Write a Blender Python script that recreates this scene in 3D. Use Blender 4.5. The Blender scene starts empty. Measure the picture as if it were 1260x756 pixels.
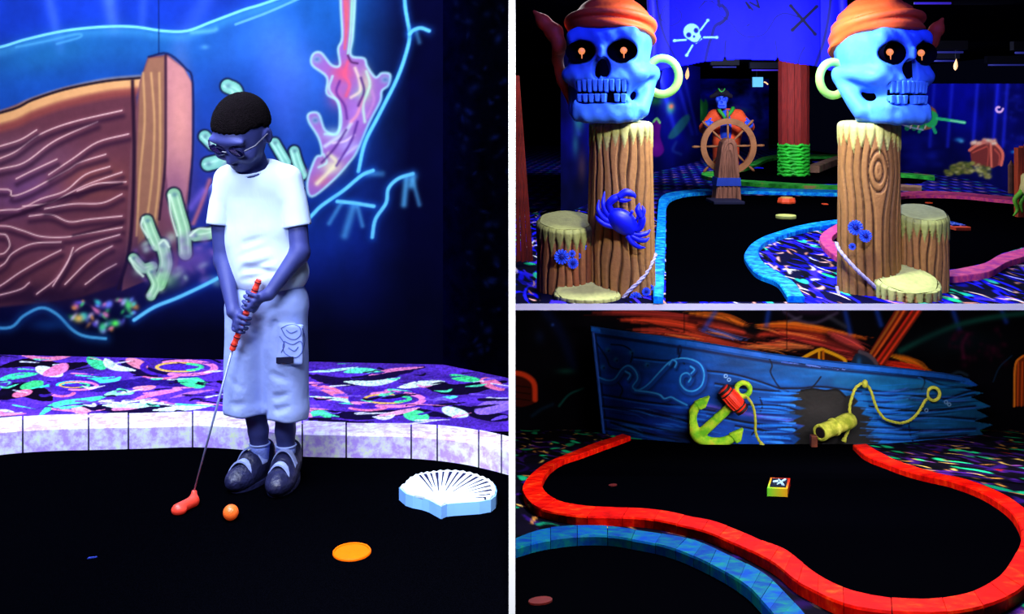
import bpy, bmesh, math, random
import numpy as np
from mathutils import Vector, Matrix

random.seed(7); RNG = np.random.RandomState(7)
scene = bpy.context.scene
COL = scene.collection

# ---------------------------------------------------------------- camera, world, lights, exposure
F, CX, HY, CZ = 1200.0, 630.0, 135.0, 1.2      # focal length in px, principal column, horizon row, eye height
cam_d = bpy.data.cameras.new('camera'); cam = bpy.data.objects.new('camera', cam_d); COL.objects.link(cam)
cam.location = (0, 0, CZ); cam.rotation_euler = (math.pi/2, 0, 0)
cam_d.sensor_width = 36.0; cam_d.lens = 36.0*F/1260.0; cam_d.shift_y = -(378-HY)/1260.0
cam_d.clip_start = 0.05; cam_d.clip_end = 200
scene.camera = cam
world = bpy.data.worlds.new('world'); scene.world = world; world.use_nodes = True
world.node_tree.nodes['Background'].inputs[0].default_value = (0.002, 0.003, 0.012, 1)
world.node_tree.nodes['Background'].inputs[1].default_value = 0.3
vs = scene.view_settings
vs.view_transform = 'Standard'; vs.look = 'None'; vs.gamma = 1.0; vs.exposure = 0.0; vs.use_curve_mapping = False

def lamp(kind, loc, aim, power, color=(1, 1, 1), size=0.5, size_y=None, angle=60, blend=0.5, name='room_or_added_lamp', spread=180):
    d = bpy.data.lights.new(name, kind); d.energy = power; d.color = color
    if kind == 'AREA':
        d.size = size
        if size_y: d.shape = 'RECTANGLE'; d.size_y = size_y
        d.spread = math.radians(spread)
    elif kind == 'SPOT':
        d.spot_size = math.radians(angle); d.spot_blend = blend; d.shadow_soft_size = size
    else: d.shadow_soft_size = size
    o = bpy.data.objects.new(name, d); COL.objects.link(o); o.location = loc
    v = Vector(aim)-Vector(loc); o.rotation_euler = v.to_track_quat('-Z', 'Y').to_euler()
    return o
#LIGHTS
# room of the boy: cool white-blue tubes over the fairway and an added front fill
lamp('AREA', (-1.3, 2.35, 2.6), (-1.2, 3.7, 0.4), 150, (0.66, 0.76, 1.0), 2.2, 0.7)
lamp('AREA', (-1.9, 3.9, 2.6), (-1.7, 4.2, 0.0), 52, (0.62, 0.70, 1.0), 1.6, 0.4)
lamp('AREA', (-1.1, 1.2, 1.9), (-1.2, 4.0, 0.9), 55, (0.66, 0.76, 1.0), 0.8, 0.5)  # added fill from the front, no fitting hangs here
# room of the skulls: white lamps between the two posts, blue to whitish tubes elsewhere, two added lights
lamp('SPOT', (1.67, 4.4, 2.3), (1.67, 6.7, -0.5), 360, (0.95, 0.96, 1.0), 0.12, angle=84, blend=0.55)
lamp('AREA', (0.4, 7.7, 2.25), (0.3, 8.1, 0.4), 14, (0.95, 0.95, 1.0), 0.3, 0.3)  # added unseen light to bring up the dark boards by the partition
lamp('AREA', (1.67, 6.5, 2.15), (1.67, 6.75, 0.9), 100, (0.85, 0.95, 1.0), 0.3, 0.3)
lamp('AREA', (1.7, 4.6, 2.9), (1.7, 7.0, 1.0), 110, (0.07, 0.07, 1.0), 3.0, 0.5)
lamp('AREA', (3.0, 10.2, 2.2), (3.0, 9.0, 0.0), 240, (0.6, 0.7, 1.0), 4.0, 1.0)
lamp('AREA', (3.2, 11.8, 2.2), (3.2, 14.6, 0.5), 190, (0.9, 0.9, 1.0), 1.2, 0.5)  # added unseen light to brighten the pirate figure
lamp('AREA', (5.0, 17.0, 2.2), (6.5, 19.0, 0.3), 260, (0.6, 0.68, 1.0), 4.0, 1.0)
lamp('AREA', (3.5, 21.0, 2.2), (3.2, 24.0, 0.3), 180, (0.5, 0.6, 1.0), 3.0, 1.0)
# room of the ship wall: two added unseen lights, under the slab and above the front curbs
lamp('AREA', (2.7, 6.75, -0.30), (2.7, 8.8, -1.35), 92, (1.0, 0.97, 0.95), 2.4, 0.2)
lamp('SPOT', (1.3, 3.9, 1.45), (1.35, 4.1, -0.8), 300, (1.0, 0.96, 0.93), 0.3, angle=112, blend=0.5)
# added unseen spot that whitens the partition edge
lamp('SPOT', (0.0, 1.75, 1.9), (0.0, 2.2, 0.5), 400, (1, 1, 1), 0.03, angle=60, blend=0.9)

# ---------------------------------------------------------------- geometry helpers
ZU = CZ-1.3                                    # floor level of the skull room
FRONT_U = 6.53                                 # front edge of that floor
def P(px, py, Y):
    return ((px-CX)/F*Y, Y, CZ-(py-HY)/F*Y)
def floor_z(room, Y):
    return {'L': 0.0, 'U': ZU, 'D': 0.4-0.25417*Y}[room]
def gp(room, px, py, h=0.0):                   # point on a room's floor (or h above it) along the pixel's direction
    if room == 'L': Y = (CZ-h)*F/(py-HY)
    elif room == 'U': Y = (CZ-ZU-h)*F/(py-HY)
    else: Y = (0.8-h)*F/(py-440.0)
    return P(px, py, Y)
def lin(c):
    c = np.asarray(c, float)
    return np.where(c <= 0.04045, c/12.92, ((np.maximum(c, 0)+0.055)/1.055)**2.4)
def rgb(r, g, b): return tuple(lin(np.array([r, g, b])/255.0))
def spline(pts, n=8, closed=False):            # Catmull-Rom through any-dimensional points
    p = np.asarray(pts, float)
    if closed: q = np.vstack([p[-1], p, p[0], p[1]])
    else: q = np.vstack([2*p[0]-p[1], p, 2*p[-1]-p[-2]])
    out = []
    m = len(q)-3
    t = np.linspace(0, 1, n, endpoint=False)[:, None]
    for i in range(m):
        a, b, c, d = q[i], q[i+1], q[i+2], q[i+3]
        out.append(0.5*((2*b)+(-a+c)*t+(2*a-5*b+4*c-d)*t*t+(-a+3*b-3*c+d)*t**3))
    out = np.vstack(out)
    return out if closed else np.vstack([out, p[-1]])

# ---------------------------------------------------------------- objects
def tag(o, label=None, cat=None, group=None, kind=None):
    if label: o['label'] = label
    if cat: o['category'] = cat
    if group: o['group'] = group
    if kind: o['kind'] = kind
    return o
def thing(name, loc, label, cat, group=None):
    o = bpy.data.objects.new(name, None); COL.objects.link(o); o.location = loc; o.empty_display_size = 0.1
    return tag(o, label, cat, group)
def mesh_obj(name, verts, faces, mat, parent=None, smooth=False, col=None, fast=False):
    v = np.asarray(verts, np.float64).reshape(-1, 3)
    lo, hi = v.min(0), v.max(0)
    org = np.array([(lo[0]+hi[0])/2, (lo[1]+hi[1])/2, lo[2]])
    me = bpy.data.meshes.new(name)
    v = v-org
    if isinstance(faces, np.ndarray):
        k = faces.shape[1]; n = len(faces)
        me.vertices.add(len(v)); me.vertices.foreach_set('co', v.astype(np.float32).ravel())
        me.loops.add(n*k); me.loops.foreach_set('vertex_index', faces.astype(np.int32).ravel())
        me.polygons.add(n); me.polygons.foreach_set('loop_start', (np.arange(n)*k).astype(np.int32))
        me.update(calc_edges=True); me.validate()
    else:
        me.from_pydata([tuple(x) for x in v], [], [tuple(int(i) for i in f) for f in faces]); me.update()
    if smooth: me.polygons.foreach_set('use_smooth', np.ones(len(me.polygons), bool))
    if col is not None:
        a = me.color_attributes.new('Col', 'FLOAT_COLOR', 'POINT')
        c = np.ones((len(v), 4), np.float32); c[:, :3] = col
        a.data.foreach_set('color', c.ravel())
    if mat: me.materials.append(mat)
    o = bpy.data.objects.new(name, me); COL.objects.link(o); o.location = org
    if parent is not None: adopt(o, parent)
    return o
def adopt(o, parent):
    o.parent = parent
    loc = Vector(parent.location)
    if parent.parent is not None and parent.type == 'MESH': pass
    o.matrix_parent_inverse = Matrix.Translation(-world_loc(parent))
def world_loc(o):
    l = Vector(o.location)
    if o.parent is not None: l = l+o.matrix_parent_inverse.translation+world_loc(o.parent)
    return l
def fix_normals(o):
    bm = bmesh.new(); bm.from_mesh(o.data); bmesh.ops.recalc_face_normals(bm, faces=bm.faces); bm.to_mesh(o.data); bm.free()
    return o
class MB:                                      # collects simple solids into one mesh
    def __init__(s): s.v = []; s.f = []
    def add(s, v, f):
        n = len(s.v); s.v += [tuple(x) for x in v]; s.f += [tuple(i+n for i in q) for q in f]; return s
    def box(s, x0, x1, y0, y1, z0, z1):
        return s.add([(x0, y0, z0), (x1, y0, z0), (x1, y1, z0), (x0, y1, z0), (x0, y0, z1), (x1, y0, z1), (x1, y1, z1), (x0, y1, z1)],
                     [(0, 3, 2, 1), (4, 5, 6, 7), (0, 1, 5, 4), (1, 2, 6, 5), (2, 3, 7, 6), (3, 0, 4, 7)])
    def hexa(s, p): return s.add(p, [(0, 3, 2, 1), (4, 5, 6, 7), (0, 1, 5, 4), (1, 2, 6, 5), (2, 3, 7, 6), (3, 0, 4, 7)])
    def prism(s, poly, ext):                   # poly: 3-D loop, ext: extrusion vector
        n = len(poly); a = [np.array(p, float) for p in poly]; b = [p+np.array(ext, float) for p in a]
        return s.add(a+b, [tuple(range(n-1, -1, -1)), tuple(range(n, 2*n))]+[(i, (i+1) % n, n+(i+1) % n, n+i) for i in range(n)])
    def tube(s, pts, r, seg=10, closed=False, cap=True):
        p = np.asarray(pts, float); n = len(p); r = np.broadcast_to(np.asarray(r, float), (n,))
        t = np.gradient(p, axis=0)
        if closed: t = np.roll(p, -1, 0)-np.roll(p, 1, 0)
        t /= np.linalg.norm(t, axis=1)[:, None]+1e-12
        up = np.array([0, 0, 1.0]) if abs(t[0][2]) < 0.9 else np.array([0, 1.0, 0])
        nrm = np.cross(t[0], up); nrm /= np.linalg.norm(nrm); V = []
        for i in range(n):
            nrm = nrm-t[i]*nrm.dot(t[i]); nrm /= np.linalg.norm(nrm)+1e-12; b = np.cross(t[i], nrm)
            for k in range(seg):
                a = 2*math.pi*k/seg; V.append(p[i]+r[i]*(math.cos(a)*nrm+math.sin(a)*b))
        Fc = []
        for i in range(n if closed else n-1):
            j = (i+1) % n
            for k in range(seg): Fc.append((i*seg+k, i*seg+(k+1) % seg, j*seg+(k+1) % seg, j*seg+k))
        if cap and not closed: Fc += [tuple(range(seg-1, -1, -1)), tuple((n-1)*seg+k for k in range(seg))]
        return s.add(V, Fc)
    def lathe(s, prof, c, axis=(0, 0, 1), seg=24, xdir=None):      # prof: list of (radius, along)
        ax = np.array(axis, float); ax /= np.linalg.norm(ax)
        u = np.cross(ax, [0, 0, 1.0] if abs(ax[2]) < 0.9 else [1.0, 0, 0]); u /= np.linalg.norm(u); w = np.cross(ax, u)
        V = []; n = len(prof)
        for r, h in prof:
            for k in range(seg):
                a = 2*math.pi*k/seg; V.append(np.array(c)+ax*h+max(r, 1e-5)*(math.cos(a)*u+math.sin(a)*w))
        Fc = [(i*seg+k, i*seg+(k+1) % seg, (i+1)*seg+(k+1) % seg, (i+1)*seg+k) for i in range(n-1) for k in range(seg)]
        Fc += [tuple(range(seg-1, -1, -1)), tuple((n-1)*seg+k for k in range(seg))]
        return s.add(V, Fc)
    def build(s, name, mat, parent=None, smooth=False, bevel=0.0):
        o = mesh_obj(name, s.v, s.f, mat, parent, smooth)
        if bevel:
            m = o.modifiers.new('bevel', 'BEVEL'); m.width = bevel; m.segments = 2; m.limit_method = 'ANGLE'
        return fix_normals(o)

# ---------------------------------------------------------------- materials
def new_mat(name):
    m = bpy.data.materials.new(name); m.use_nodes = True; nt = m.node_tree
    return m, nt, nt.nodes['Principled BSDF']
def mat(name, color, rough=0.6, var=0.15, scale=8.0, bump=0.0, bscale=40.0, spec=0.3, emit=0.0, ecol=None, metal=0.0, stretch=None):
    m, nt, b = new_mat(name); N = nt.nodes; L = nt.links
    tc = N.new('ShaderNodeTexCoord'); src = tc.outputs['Object']
    if stretch:
        mp = N.new('ShaderNodeMapping'); mp.inputs['Scale'].default_value = stretch; L.new(src, mp.inputs[0]); src = mp.outputs[0]
    nz = N.new('ShaderNodeTexNoise'); nz.inputs['Scale'].default_value = scale; nz.inputs['Detail'].default_value = 4; L.new(src, nz.inputs['Vector'])
    cr = N.new('ShaderNodeValToRGB')
    c = np.array(color)
    cr.color_ramp.elements[0].position = 0.3; cr.color_ramp.elements[1].position = 0.7
    cr.color_ramp.elements[0].color = (*np.clip(c*(1-var), 0, 1), 1); cr.color_ramp.elements[1].color = (*np.clip(c*(1+var), 0, 1), 1)
    L.new(nz.outputs['Fac'], cr.inputs[0]); L.new(cr.outputs[0], b.inputs['Base Color'])
    b.inputs['Roughness'].default_value = rough; b.inputs['Specular IOR Level'].default_value = spec; b.inputs['Metallic'].default_value = metal
    if bump:
        n2 = N.new('ShaderNodeTexNoise'); n2.inputs['Scale'].default_value = bscale; n2.inputs['Detail'].default_value = 3; L.new(src, n2.inputs['Vector'])
        bp = N.new('ShaderNodeBump'); bp.inputs['Strength'].default_value = bump; bp.inputs['Distance'].default_value = 0.02
        L.new(n2.outputs['Fac'], bp.inputs['Height']); L.new(bp.outputs[0], b.inputs['Normal'])
    if emit:
        b.inputs['Emission Color'].default_value = (*(ecol or color), 1); b.inputs['Emission Strength'].default_value = emit
    return m
def mat_col(name, rough=0.7, var=0.1, scale=30.0, spec=0.2, bump=0.0, bscale=60.0, gain=1.0):     # colour attribute with fine procedural grain
    m, nt, b = new_mat(name); N = nt.nodes; L = nt.links
    at = N.new('ShaderNodeVertexColor'); at.layer_name = 'Col'
    tc = N.new('ShaderNodeTexCoord'); nz = N.new('ShaderNodeTexNoise'); nz.inputs['Scale'].default_value = scale; nz.inputs['Detail'].default_value = 4
    L.new(tc.outputs['Object'], nz.inputs['Vector'])
    mr = N.new('ShaderNodeMapRange'); mr.inputs['From Min'].default_value = 0.3; mr.inputs['From Max'].default_value = 0.7
    mr.inputs['To Min'].default_value = (1-var)*gain; mr.inputs['To Max'].default_value = (1+var)*gain; L.new(nz.outputs['Fac'], mr.inputs['Value'])
    mx = N.new('ShaderNodeVectorMath'); mx.operation = 'SCALE'; L.new(at.outputs['Color'], mx.inputs[0]); L.new(mr.outputs[0], mx.inputs['Scale'])
    L.new(mx.outputs[0], b.inputs['Base Color']); b.inputs['Roughness'].default_value = rough; b.inputs['Specular IOR Level'].default_value = spec
    if bump:
        n2 = N.new('ShaderNodeTexNoise'); n2.inputs['Scale'].default_value = bscale; L.new(tc.outputs['Object'], n2.inputs['Vector'])
        bp = N.new('ShaderNodeBump'); bp.inputs['Strength'].default_value = bump; bp.inputs['Distance'].default_value = 0.01
        L.new(n2.outputs['Fac'], bp.inputs['Height']); L.new(bp.outputs[0], b.inputs['Normal'])
    return m
def mat_blotch(name, c1, c2, c3=None, scale=12.0, rough=0.8, spec=0.03, bump=0.3):     # sponged paint in two or three colours
    m, nt, b = new_mat(name); N = nt.nodes; L = nt.links
    tc = N.new('ShaderNodeTexCoord'); nz = N.new('ShaderNodeTexNoise'); nz.inputs['Scale'].default_value = scale; nz.inputs['Detail'].default_value = 6; nz.inputs['Roughness'].default_value = 0.65
    ge = N.new('ShaderNodeNewGeometry'); L.new(ge.outputs['Position'], nz.inputs['Vector'])
    cr = N.new('ShaderNodeValToRGB'); e = cr.color_ramp.elements
    e[0].position = 0.40; e[0].color = (*c1, 1); e[1].position = 0.56; e[1].color = (*c2, 1)
    if c3 is not None: x = e.new(0.66); x.color = (*c3, 1)
    L.new(nz.outputs['Fac'], cr.inputs[0]); L.new(cr.outputs[0], b.inputs['Base Color'])
    b.inputs['Roughness'].default_value = rough; b.inputs['Specular IOR Level'].default_value = spec
    bp = N.new('ShaderNodeBump'); bp.inputs['Strength'].default_value = bump; bp.inputs['Distance'].default_value = 0.004
    L.new(nz.outputs['Fac'], bp.inputs['Height']); L.new(bp.outputs[0], b.inputs['Normal'])
    return m
def mat_glow(name, color, strength):
    m, nt, b = new_mat(name)
    b.inputs['Base Color'].default_value = (*color, 1); b.inputs['Emission Color'].default_value = (*color, 1); b.inputs['Emission Strength'].default_value = strength
    return m

# ---------------------------------------------------------------- signed-distance modelling
class Field:
    def __init__(s, lo, hi, cell):
        s.lo = np.array(lo, float); s.cell = cell
        s.n = np.ceil((np.array(hi, float)-s.lo)/cell).astype(int)+1
        s.V = np.full(tuple(s.n), 1e3, np.float32)
    def blk(s, lo, hi):
        a = np.clip(np.floor((np.array(lo)-s.lo)/s.cell).astype(int), 0, s.n); b = np.clip(np.ceil((np.array(hi)-s.lo)/s.cell).astype(int)+1, 0, s.n)
        if np.any(b <= a): return None
        sl = tuple(slice(i, j) for i, j in zip(a, b))
        g = [(s.lo[k]+s.cell*np.arange(a[k], b[k])).astype(np.float32) for k in range(3)]
        X, Y, Z = np.meshgrid(*g, indexing='ij', sparse=True)
        return sl, X, Y, Z
    def add(s, prim, k=0.0):
        fn, lo, hi = prim; m = k+3*s.cell
        q = s.blk(np.array(lo)-m, np.array(hi)+m)
        if q is None: return s
        sl, X, Y, Z = q; d = fn(X, Y, Z); a = s.V[sl]
        if k > 0:
            h = np.maximum(k-np.abs(a-d), 0)/k; s.V[sl] = np.minimum(a, d)-h*h*k*0.25
        else: s.V[sl] = np.minimum(a, d)
        return s
    def sub(s, prim, k=0.0):
        fn, lo, hi = prim; m = k+3*s.cell
        q = s.blk(np.array(lo)-m, np.array(hi)+m)
        if q is None: return s
        sl, X, Y, Z = q; d = -fn(X, Y, Z); a = s.V[sl]
        if k > 0:
            h = np.maximum(k-np.abs(a-d), 0)/k; s.V[sl] = np.maximum(a, d)+h*h*k*0.25
        else: s.V[sl] = np.maximum(a, d)
        return s
    def cut(s, fn, k=0.0):                     # keep where fn <= 0
        q = s.blk(s.lo, s.lo+s.n*s.cell); sl, X, Y, Z = q
        d = fn(X, Y, Z)+0*X+0*Y+0*Z; a = s.V
        if k > 0:
            h = np.maximum(k-np.abs(a-d), 0)/k; s.V = np.maximum(a, d)+h*h*k*0.25
        else: s.V = np.maximum(a, d)
        return s
    def warp(s, fn):                           # add a displacement to the distance
        q = s.blk(s.lo, s.lo+s.n*s.cell); sl, X, Y, Z = q
        s.V = s.V+fn(X, Y, Z).astype(np.float32); return s
    def mesh(s):
        V = s.V; ins = V < 0
        n = np.array(V.shape)-1
        c = np.zeros(tuple(n), np.int8)
        for i in (0, 1):
            for j in (0, 1):
                for k in (0, 1): c += ins[i:n[0]+i, j:n[1]+j, k:n[2]+k]
        act = (c > 0) & (c < 8)
        idx = np.argwhere(act); ids = -np.ones(tuple(n), np.int64); ids[act] = np.arange(len(idx))
        acc = np.zeros((len(idx), 3)); cnt = np.zeros(len(idx))
        cor = [(i, j, k) for i in (0, 1) for j in (0, 1) for k in (0, 1)]
        for a in cor:
            for d in range(3):
                if a[d]: continue
                b = list(a); b[d] = 1
                va = V[idx[:, 0]+a[0], idx[:, 1]+a[1], idx[:, 2]+a[2]]; vb = V[idx[:, 0]+b[0], idx[:, 1]+b[1], idx[:, 2]+b[2]]
                x = (va < 0) != (vb < 0)
                t = np.where(x, va/np.where(x, va-vb, 1), 0)
                p = np.tile(np.array(a, float), (len(idx), 1)); p[:, d] = t
                acc += p*x[:, None]; cnt += x
        P_ = (idx+acc/np.maximum(cnt, 1)[:, None])*s.cell+s.lo
        Q = []
        for d in range(3):
            e = [1, 2] if d == 0 else ([2, 0] if d == 1 else [0, 1])
            sh = list(V.shape); sh[d] -= 1
            A = ins[tuple(slice(0, sh[k]) for k in range(3))]
            B = np.roll(ins, -1, d)[tuple(slice(0, sh[k]) for k in range(3))]
            x = A != B
            w = np.argwhere(x)
            ok = (w[:, e[0]] > 0) & (w[:, e[1]] > 0) & (w[:, e[0]] < n[e[0]]) & (w[:, e[1]] < n[e[1]])
            w = w[ok]; fl = A[w[:, 0], w[:, 1], w[:, 2]]
            o1 = np.zeros(3, int); o1[e[0]] = 1; o2 = np.zeros(3, int); o2[e[1]] = 1
            g = lambda q: ids[q[:, 0], q[:, 1], q[:, 2]]
            q = np.stack([g(w-o1-o2), g(w-o2), g(w), g(w-o1)], 1)
            q[~fl] = q[~fl][:, ::-1]
            Q.append(q)
        Q = np.vstack(Q); Q = Q[(Q >= 0).all(1)]
        return P_, Q
    def obj(s, name, mt, parent=None, colfn=None, xf=None, relax=1):
        v, q = s.mesh()
        for _ in range(relax):
            acc = np.zeros_like(v); cn = np.zeros(len(v))
            for a, b in ((0, 1), (1, 2), (2, 3), (3, 0)):
                np.add.at(acc, q[:, a], v[q[:, b]]); np.add.at(acc, q[:, b], v[q[:, a]]); np.add.at(cn, q[:, a], 1); np.add.at(cn, q[:, b], 1)
            v = 0.5*v+0.5*acc/np.maximum(cn, 1)[:, None]
        c = colfn(v) if colfn else None
        if xf is not None: v = xf(v)
        return mesh_obj(name, v, q, mt, parent, True, c)
def ell(c, r, R=None):
    c = np.array(c, float); r = np.array(r, float)
    if R is None:
        def fn(X, Y, Z):
            a, b, d = (X-c[0])/r[0], (Y-c[1])/r[1], (Z-c[2])/r[2]
            k0 = np.sqrt(a*a+b*b+d*d); k1 = np.sqrt((a/r[0])**2+(b/r[1])**2+(d/r[2])**2)+1e-9
            return k0*(k0-1)/k1
        return fn, c-r, c+r
    R = np.array(R, float)                     # rows: local axes in world
    def fn(X, Y, Z):
        x, y, z = X-c[0], Y-c[1], Z-c[2]
        a, b, d = [(R[i][0]*x+R[i][1]*y+R[i][2]*z)/r[i] for i in range(3)]
        k0 = np.sqrt(a*a+b*b+d*d); k1 = np.sqrt((a/r[0])**2+(b/r[1])**2+(d/r[2])**2)+1e-9
        return k0*(k0-1)/k1
    e = np.sqrt(sum((R[i]*r[i])**2 for i in range(3)))
    return fn, c-e, c+e
def cap(a, b, ra, rb=None):
    a = np.array(a, float); b = np.array(b, float); rb = ra if rb is None else rb; d = b-a; L2 = max(d.dot(d), 1e-12)
    def fn(X, Y, Z):
        x, y, z = X-a[0], Y-a[1], Z-a[2]
        t = np.clip((x*d[0]+y*d[1]+z*d[2])/L2, 0, 1)
        return np.sqrt((x-t*d[0])**2+(y-t*d[1])**2+(z-t*d[2])**2)-(ra+(rb-ra)*t)
    m = max(ra, rb)
    return fn, np.minimum(a, b)-m, np.maximum(a, b)+m
def rbox(c, h, r=0.0, R=None):
    c = np.array(c, float); h = np.array(h, float)
    Rm = np.eye(3) if R is None else np.array(R, float)
    def fn(X, Y, Z):
        x, y, z = X-c[0], Y-c[1], Z-c[2]
        q = [np.abs(Rm[i][0]*x+Rm[i][1]*y+Rm[i][2]*z)-(h[i]-r) for i in range(3)]
        o = np.sqrt(sum(np.maximum(k, 0)**2 for k in q)); return o+np.minimum(np.maximum(np.maximum(q[0], q[1]), q[2]), 0)-r
    e = np.sqrt(sum((Rm[i]*h[i])**2 for i in range(3)))*1.2
    return fn, c-e, c+e
def torus(c, ax, R_, r):
    c = np.array(c, float); ax = np.array(ax, float); ax /= np.linalg.norm(ax)
    def fn(X, Y, Z):
        x, y, z = X-c[0], Y-c[1], Z-c[2]; h = ax[0]*x+ax[1]*y+ax[2]*z
        q = np.sqrt(np.maximum(x*x+y*y+z*z-h*h, 0))-R_
        return np.sqrt(q*q+h*h)-r
    return fn, c-(R_+r), c+(R_+r)

# ---------------------------------------------------------------- painter for murals and printed carpet (fills a colour attribute)
class Canvas:
    def __init__(s, x0, y0, x1, y1, sx, sy=None):
        sy = sy or sx
        s.xs = np.arange(x0, x1+sx*0.5, sx); s.ys = np.arange(y0, y1+sy*0.5, sy); s.sx, s.sy = sx, sy
        s.X, s.Y = np.meshgrid(s.xs, s.ys); s.C = np.zeros(s.X.shape+(3,))
    def win(s, x0, y0, x1, y1):
        i0 = max(int((x0-s.xs[0])/s.sx), 0); i1 = min(int((x1-s.xs[0])/s.sx)+2, len(s.xs)); j0 = max(int((y0-s.ys[0])/s.sy), 0); j1 = min(int((y1-s.ys[0])/s.sy)+2, len(s.ys))
        return None if i1 <= i0 or j1 <= j0 else (slice(j0, j1), slice(i0, i1))
    def put(s, w, a, col):
        c = np.array(col, float)/255.0
        s.C[w] = s.C[w]*(1-a[..., None])+c*a[..., None]
    def base(s, fn): s.C = fn(s.X, s.Y)/255.0
    def stroke(s, pts, w, col, a=1.0, soft=1.0, n=5, glow=False, taper=False, asp=1.0):
        p = spline(pts, n) if n > 1 and len(pts) > 2 else np.asarray(pts, float)
        m = (w*2.6 if glow else w+soft)+1
        W = s.win(p[:, 0].min()-m, p[:, 1].min()-m*asp, p[:, 0].max()+m, p[:, 1].max()+m*asp)
        if W is None: return
        A = np.zeros(s.X[W].shape); N = len(p)-1
        oy, ox = W[0].start, W[1].start
        for i in range(N):
            a0, b0 = p[i], p[i+1]
            ww = w
            if taper: ww = w*max(0.15, math.sin(math.pi*min(max((i+0.5)/N, 0.02), 0.98))**0.7)
            q = s.win(min(a0[0], b0[0])-m, min(a0[1], b0[1])-m*asp, max(a0[0], b0[0])+m, max(a0[1], b0[1])+m*asp)
            if q is None: continue
            X, Y = s.X[q], s.Y[q]; d = b0-a0; dd = d.copy(); dd[1] /= asp; L2 = dd.dot(dd)+1e-9
            x = X-a0[0]; y = (Y-a0[1])/asp
            t = np.clip((x*dd[0]+y*dd[1])/L2, 0, 1); r = np.hypot(x-t*dd[0], y-t*dd[1])
            v = np.exp(-(r/ww)**2) if glow else np.clip((ww+soft*0.5-r)/soft, 0, 1)
            sub = (slice(q[0].start-oy, q[0].stop-oy), slice(q[1].start-ox, q[1].stop-ox))
            A[sub] = np.maximum(A[sub], v)
        s.put(W, A*a, col)
    def fill(s, poly, col, a=1.0, soft=1.0, n=1):
        p = spline(poly, n, True) if n > 1 else np.asarray(poly, float)
        W = s.win(p[:, 0].min()-soft*2, p[:, 1].min()-soft*2, p[:, 0].max()+soft*2, p[:, 1].max()+soft*2)
        if W is None: return
        X, Y = s.X[W], s.Y[W]; inside = np.zeros(X.shape, bool); D = np.full(X.shape, 1e9)
        for i in range(len(p)):
            a0, b0 = p[i], p[(i+1) % len(p)]
            if a0[1] != b0[1]:
                cr = ((a0[1] > Y) != (b0[1] > Y)) & (X < (b0[0]-a0[0])*(Y-a0[1])/(b0[1]-a0[1])+a0[0]); inside ^= cr
            d = b0-a0; L2 = d.dot(d)+1e-9; x = X-a0[0]; y = Y-a0[1]; t = np.clip((x*d[0]+y*d[1])/L2, 0, 1)
            D = np.minimum(D, np.hypot(x-t*d[0], y-t*d[1]))
        sd = np.where(inside, -D, D)
        s.put(W, np.clip(0.5-sd/soft, 0, 1)*a, col)
    def blob(s, cx, cy, rx, ry, col, a=1.0, rot=0.0, hard=False):
        m = 1.1 if hard else 2.4
        R = max(rx, ry)*m; W = s.win(cx-R, cy-R, cx+R, cy+R)
        if W is None: return
        x, y = s.X[W]-cx, s.Y[W]-cy; c, q = math.cos(rot), math.sin(rot)
        r = np.hypot((x*c+y*q)/rx, (-x*q+y*c)/ry)
        s.put(W, (np.clip((1-r)*min(rx, ry)/max(s.sx, 0.01)*0.7+0.5, 0, 1) if hard else np.exp(-r*r))*a, col)
    def noise(s, amp, scale, seed=0, sy=None):
        r = np.random.RandomState(seed); sy = sy or scale
        tot = np.zeros(s.X.shape)
        for o in range(3):
            gx = (s.X-s.xs[0])/scale*2**o; gy = (s.Y-s.ys[0])/sy*2**o
            g = r.rand(int(gy.max())+3, int(gx.max())+3)-0.5
            ix, iy = gx.astype(int), gy.astype(int); fx, fy = gx-ix, gy-iy; fx = fx*fx*(3-2*fx); fy = fy*fy*(3-2*fy)
            tot += ((g[iy, ix]*(1-fx)+g[iy, ix+1]*fx)*(1-fy)+(g[iy+1, ix]*(1-fx)+g[iy+1, ix+1]*fx)*fy)/1.7**o
        s.C *= (1+amp*tot)[..., None]
    def obj(s, name, mp, mt, gain=1.0, parent=None, keep=None):
        ny, nx = s.X.shape
        v = np.stack(mp(s.X.ravel(), s.Y.ravel()), 1)
        c = np.clip(lin(np.clip(s.C.reshape(-1, 3), 0, 1))*np.array(gain), 0, 0.98)
        i = np.arange(ny*nx).reshape(ny, nx)
        f = np.stack([i[1:, :-1], i[1:, 1:], i[:-1, 1:], i[:-1, :-1]], -1).reshape(-1, 4)
        if keep is not None:
            k = keep(s.X, s.Y).ravel(); f = f[k[f].all(1)]
            used = np.unique(f); re = -np.ones(len(v), int); re[used] = np.arange(len(used)); v = v[used]; c = c[used]; f = re[f]
        return mesh_obj(name, v, f, mt, parent, False, c)
# ---------------------------------------------------------------- shared materials
M = {}
M['mural'] = mat_col('mural_paint', 0.85, 0.06, 25, 0.02)
M['carpet'] = mat_col('printed_carpet', 0.95, 0.18, 300, 0.03, 0.25, 400)
M['turf'] = mat('black_turf', (0.0004, 0.00045, 0.001), 0.97, 0.5, 300, 0.2, 500, spec=0.0)
M['black'] = mat('matt_black_paint', (0.002, 0.002, 0.004), 0.95, 0.3, 5, spec=0.0)
M['white_edge'] = mat('white_lacquer', (0.95, 0.95, 0.96), 0.5, 0.02, 4)
M['navy'] = mat('navy_wall_paint', (0.0012, 0.0016, 0.012), 0.95, 0.5, 6, spec=0.0)

def struct(o): return tag(o, kind='structure')

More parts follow.
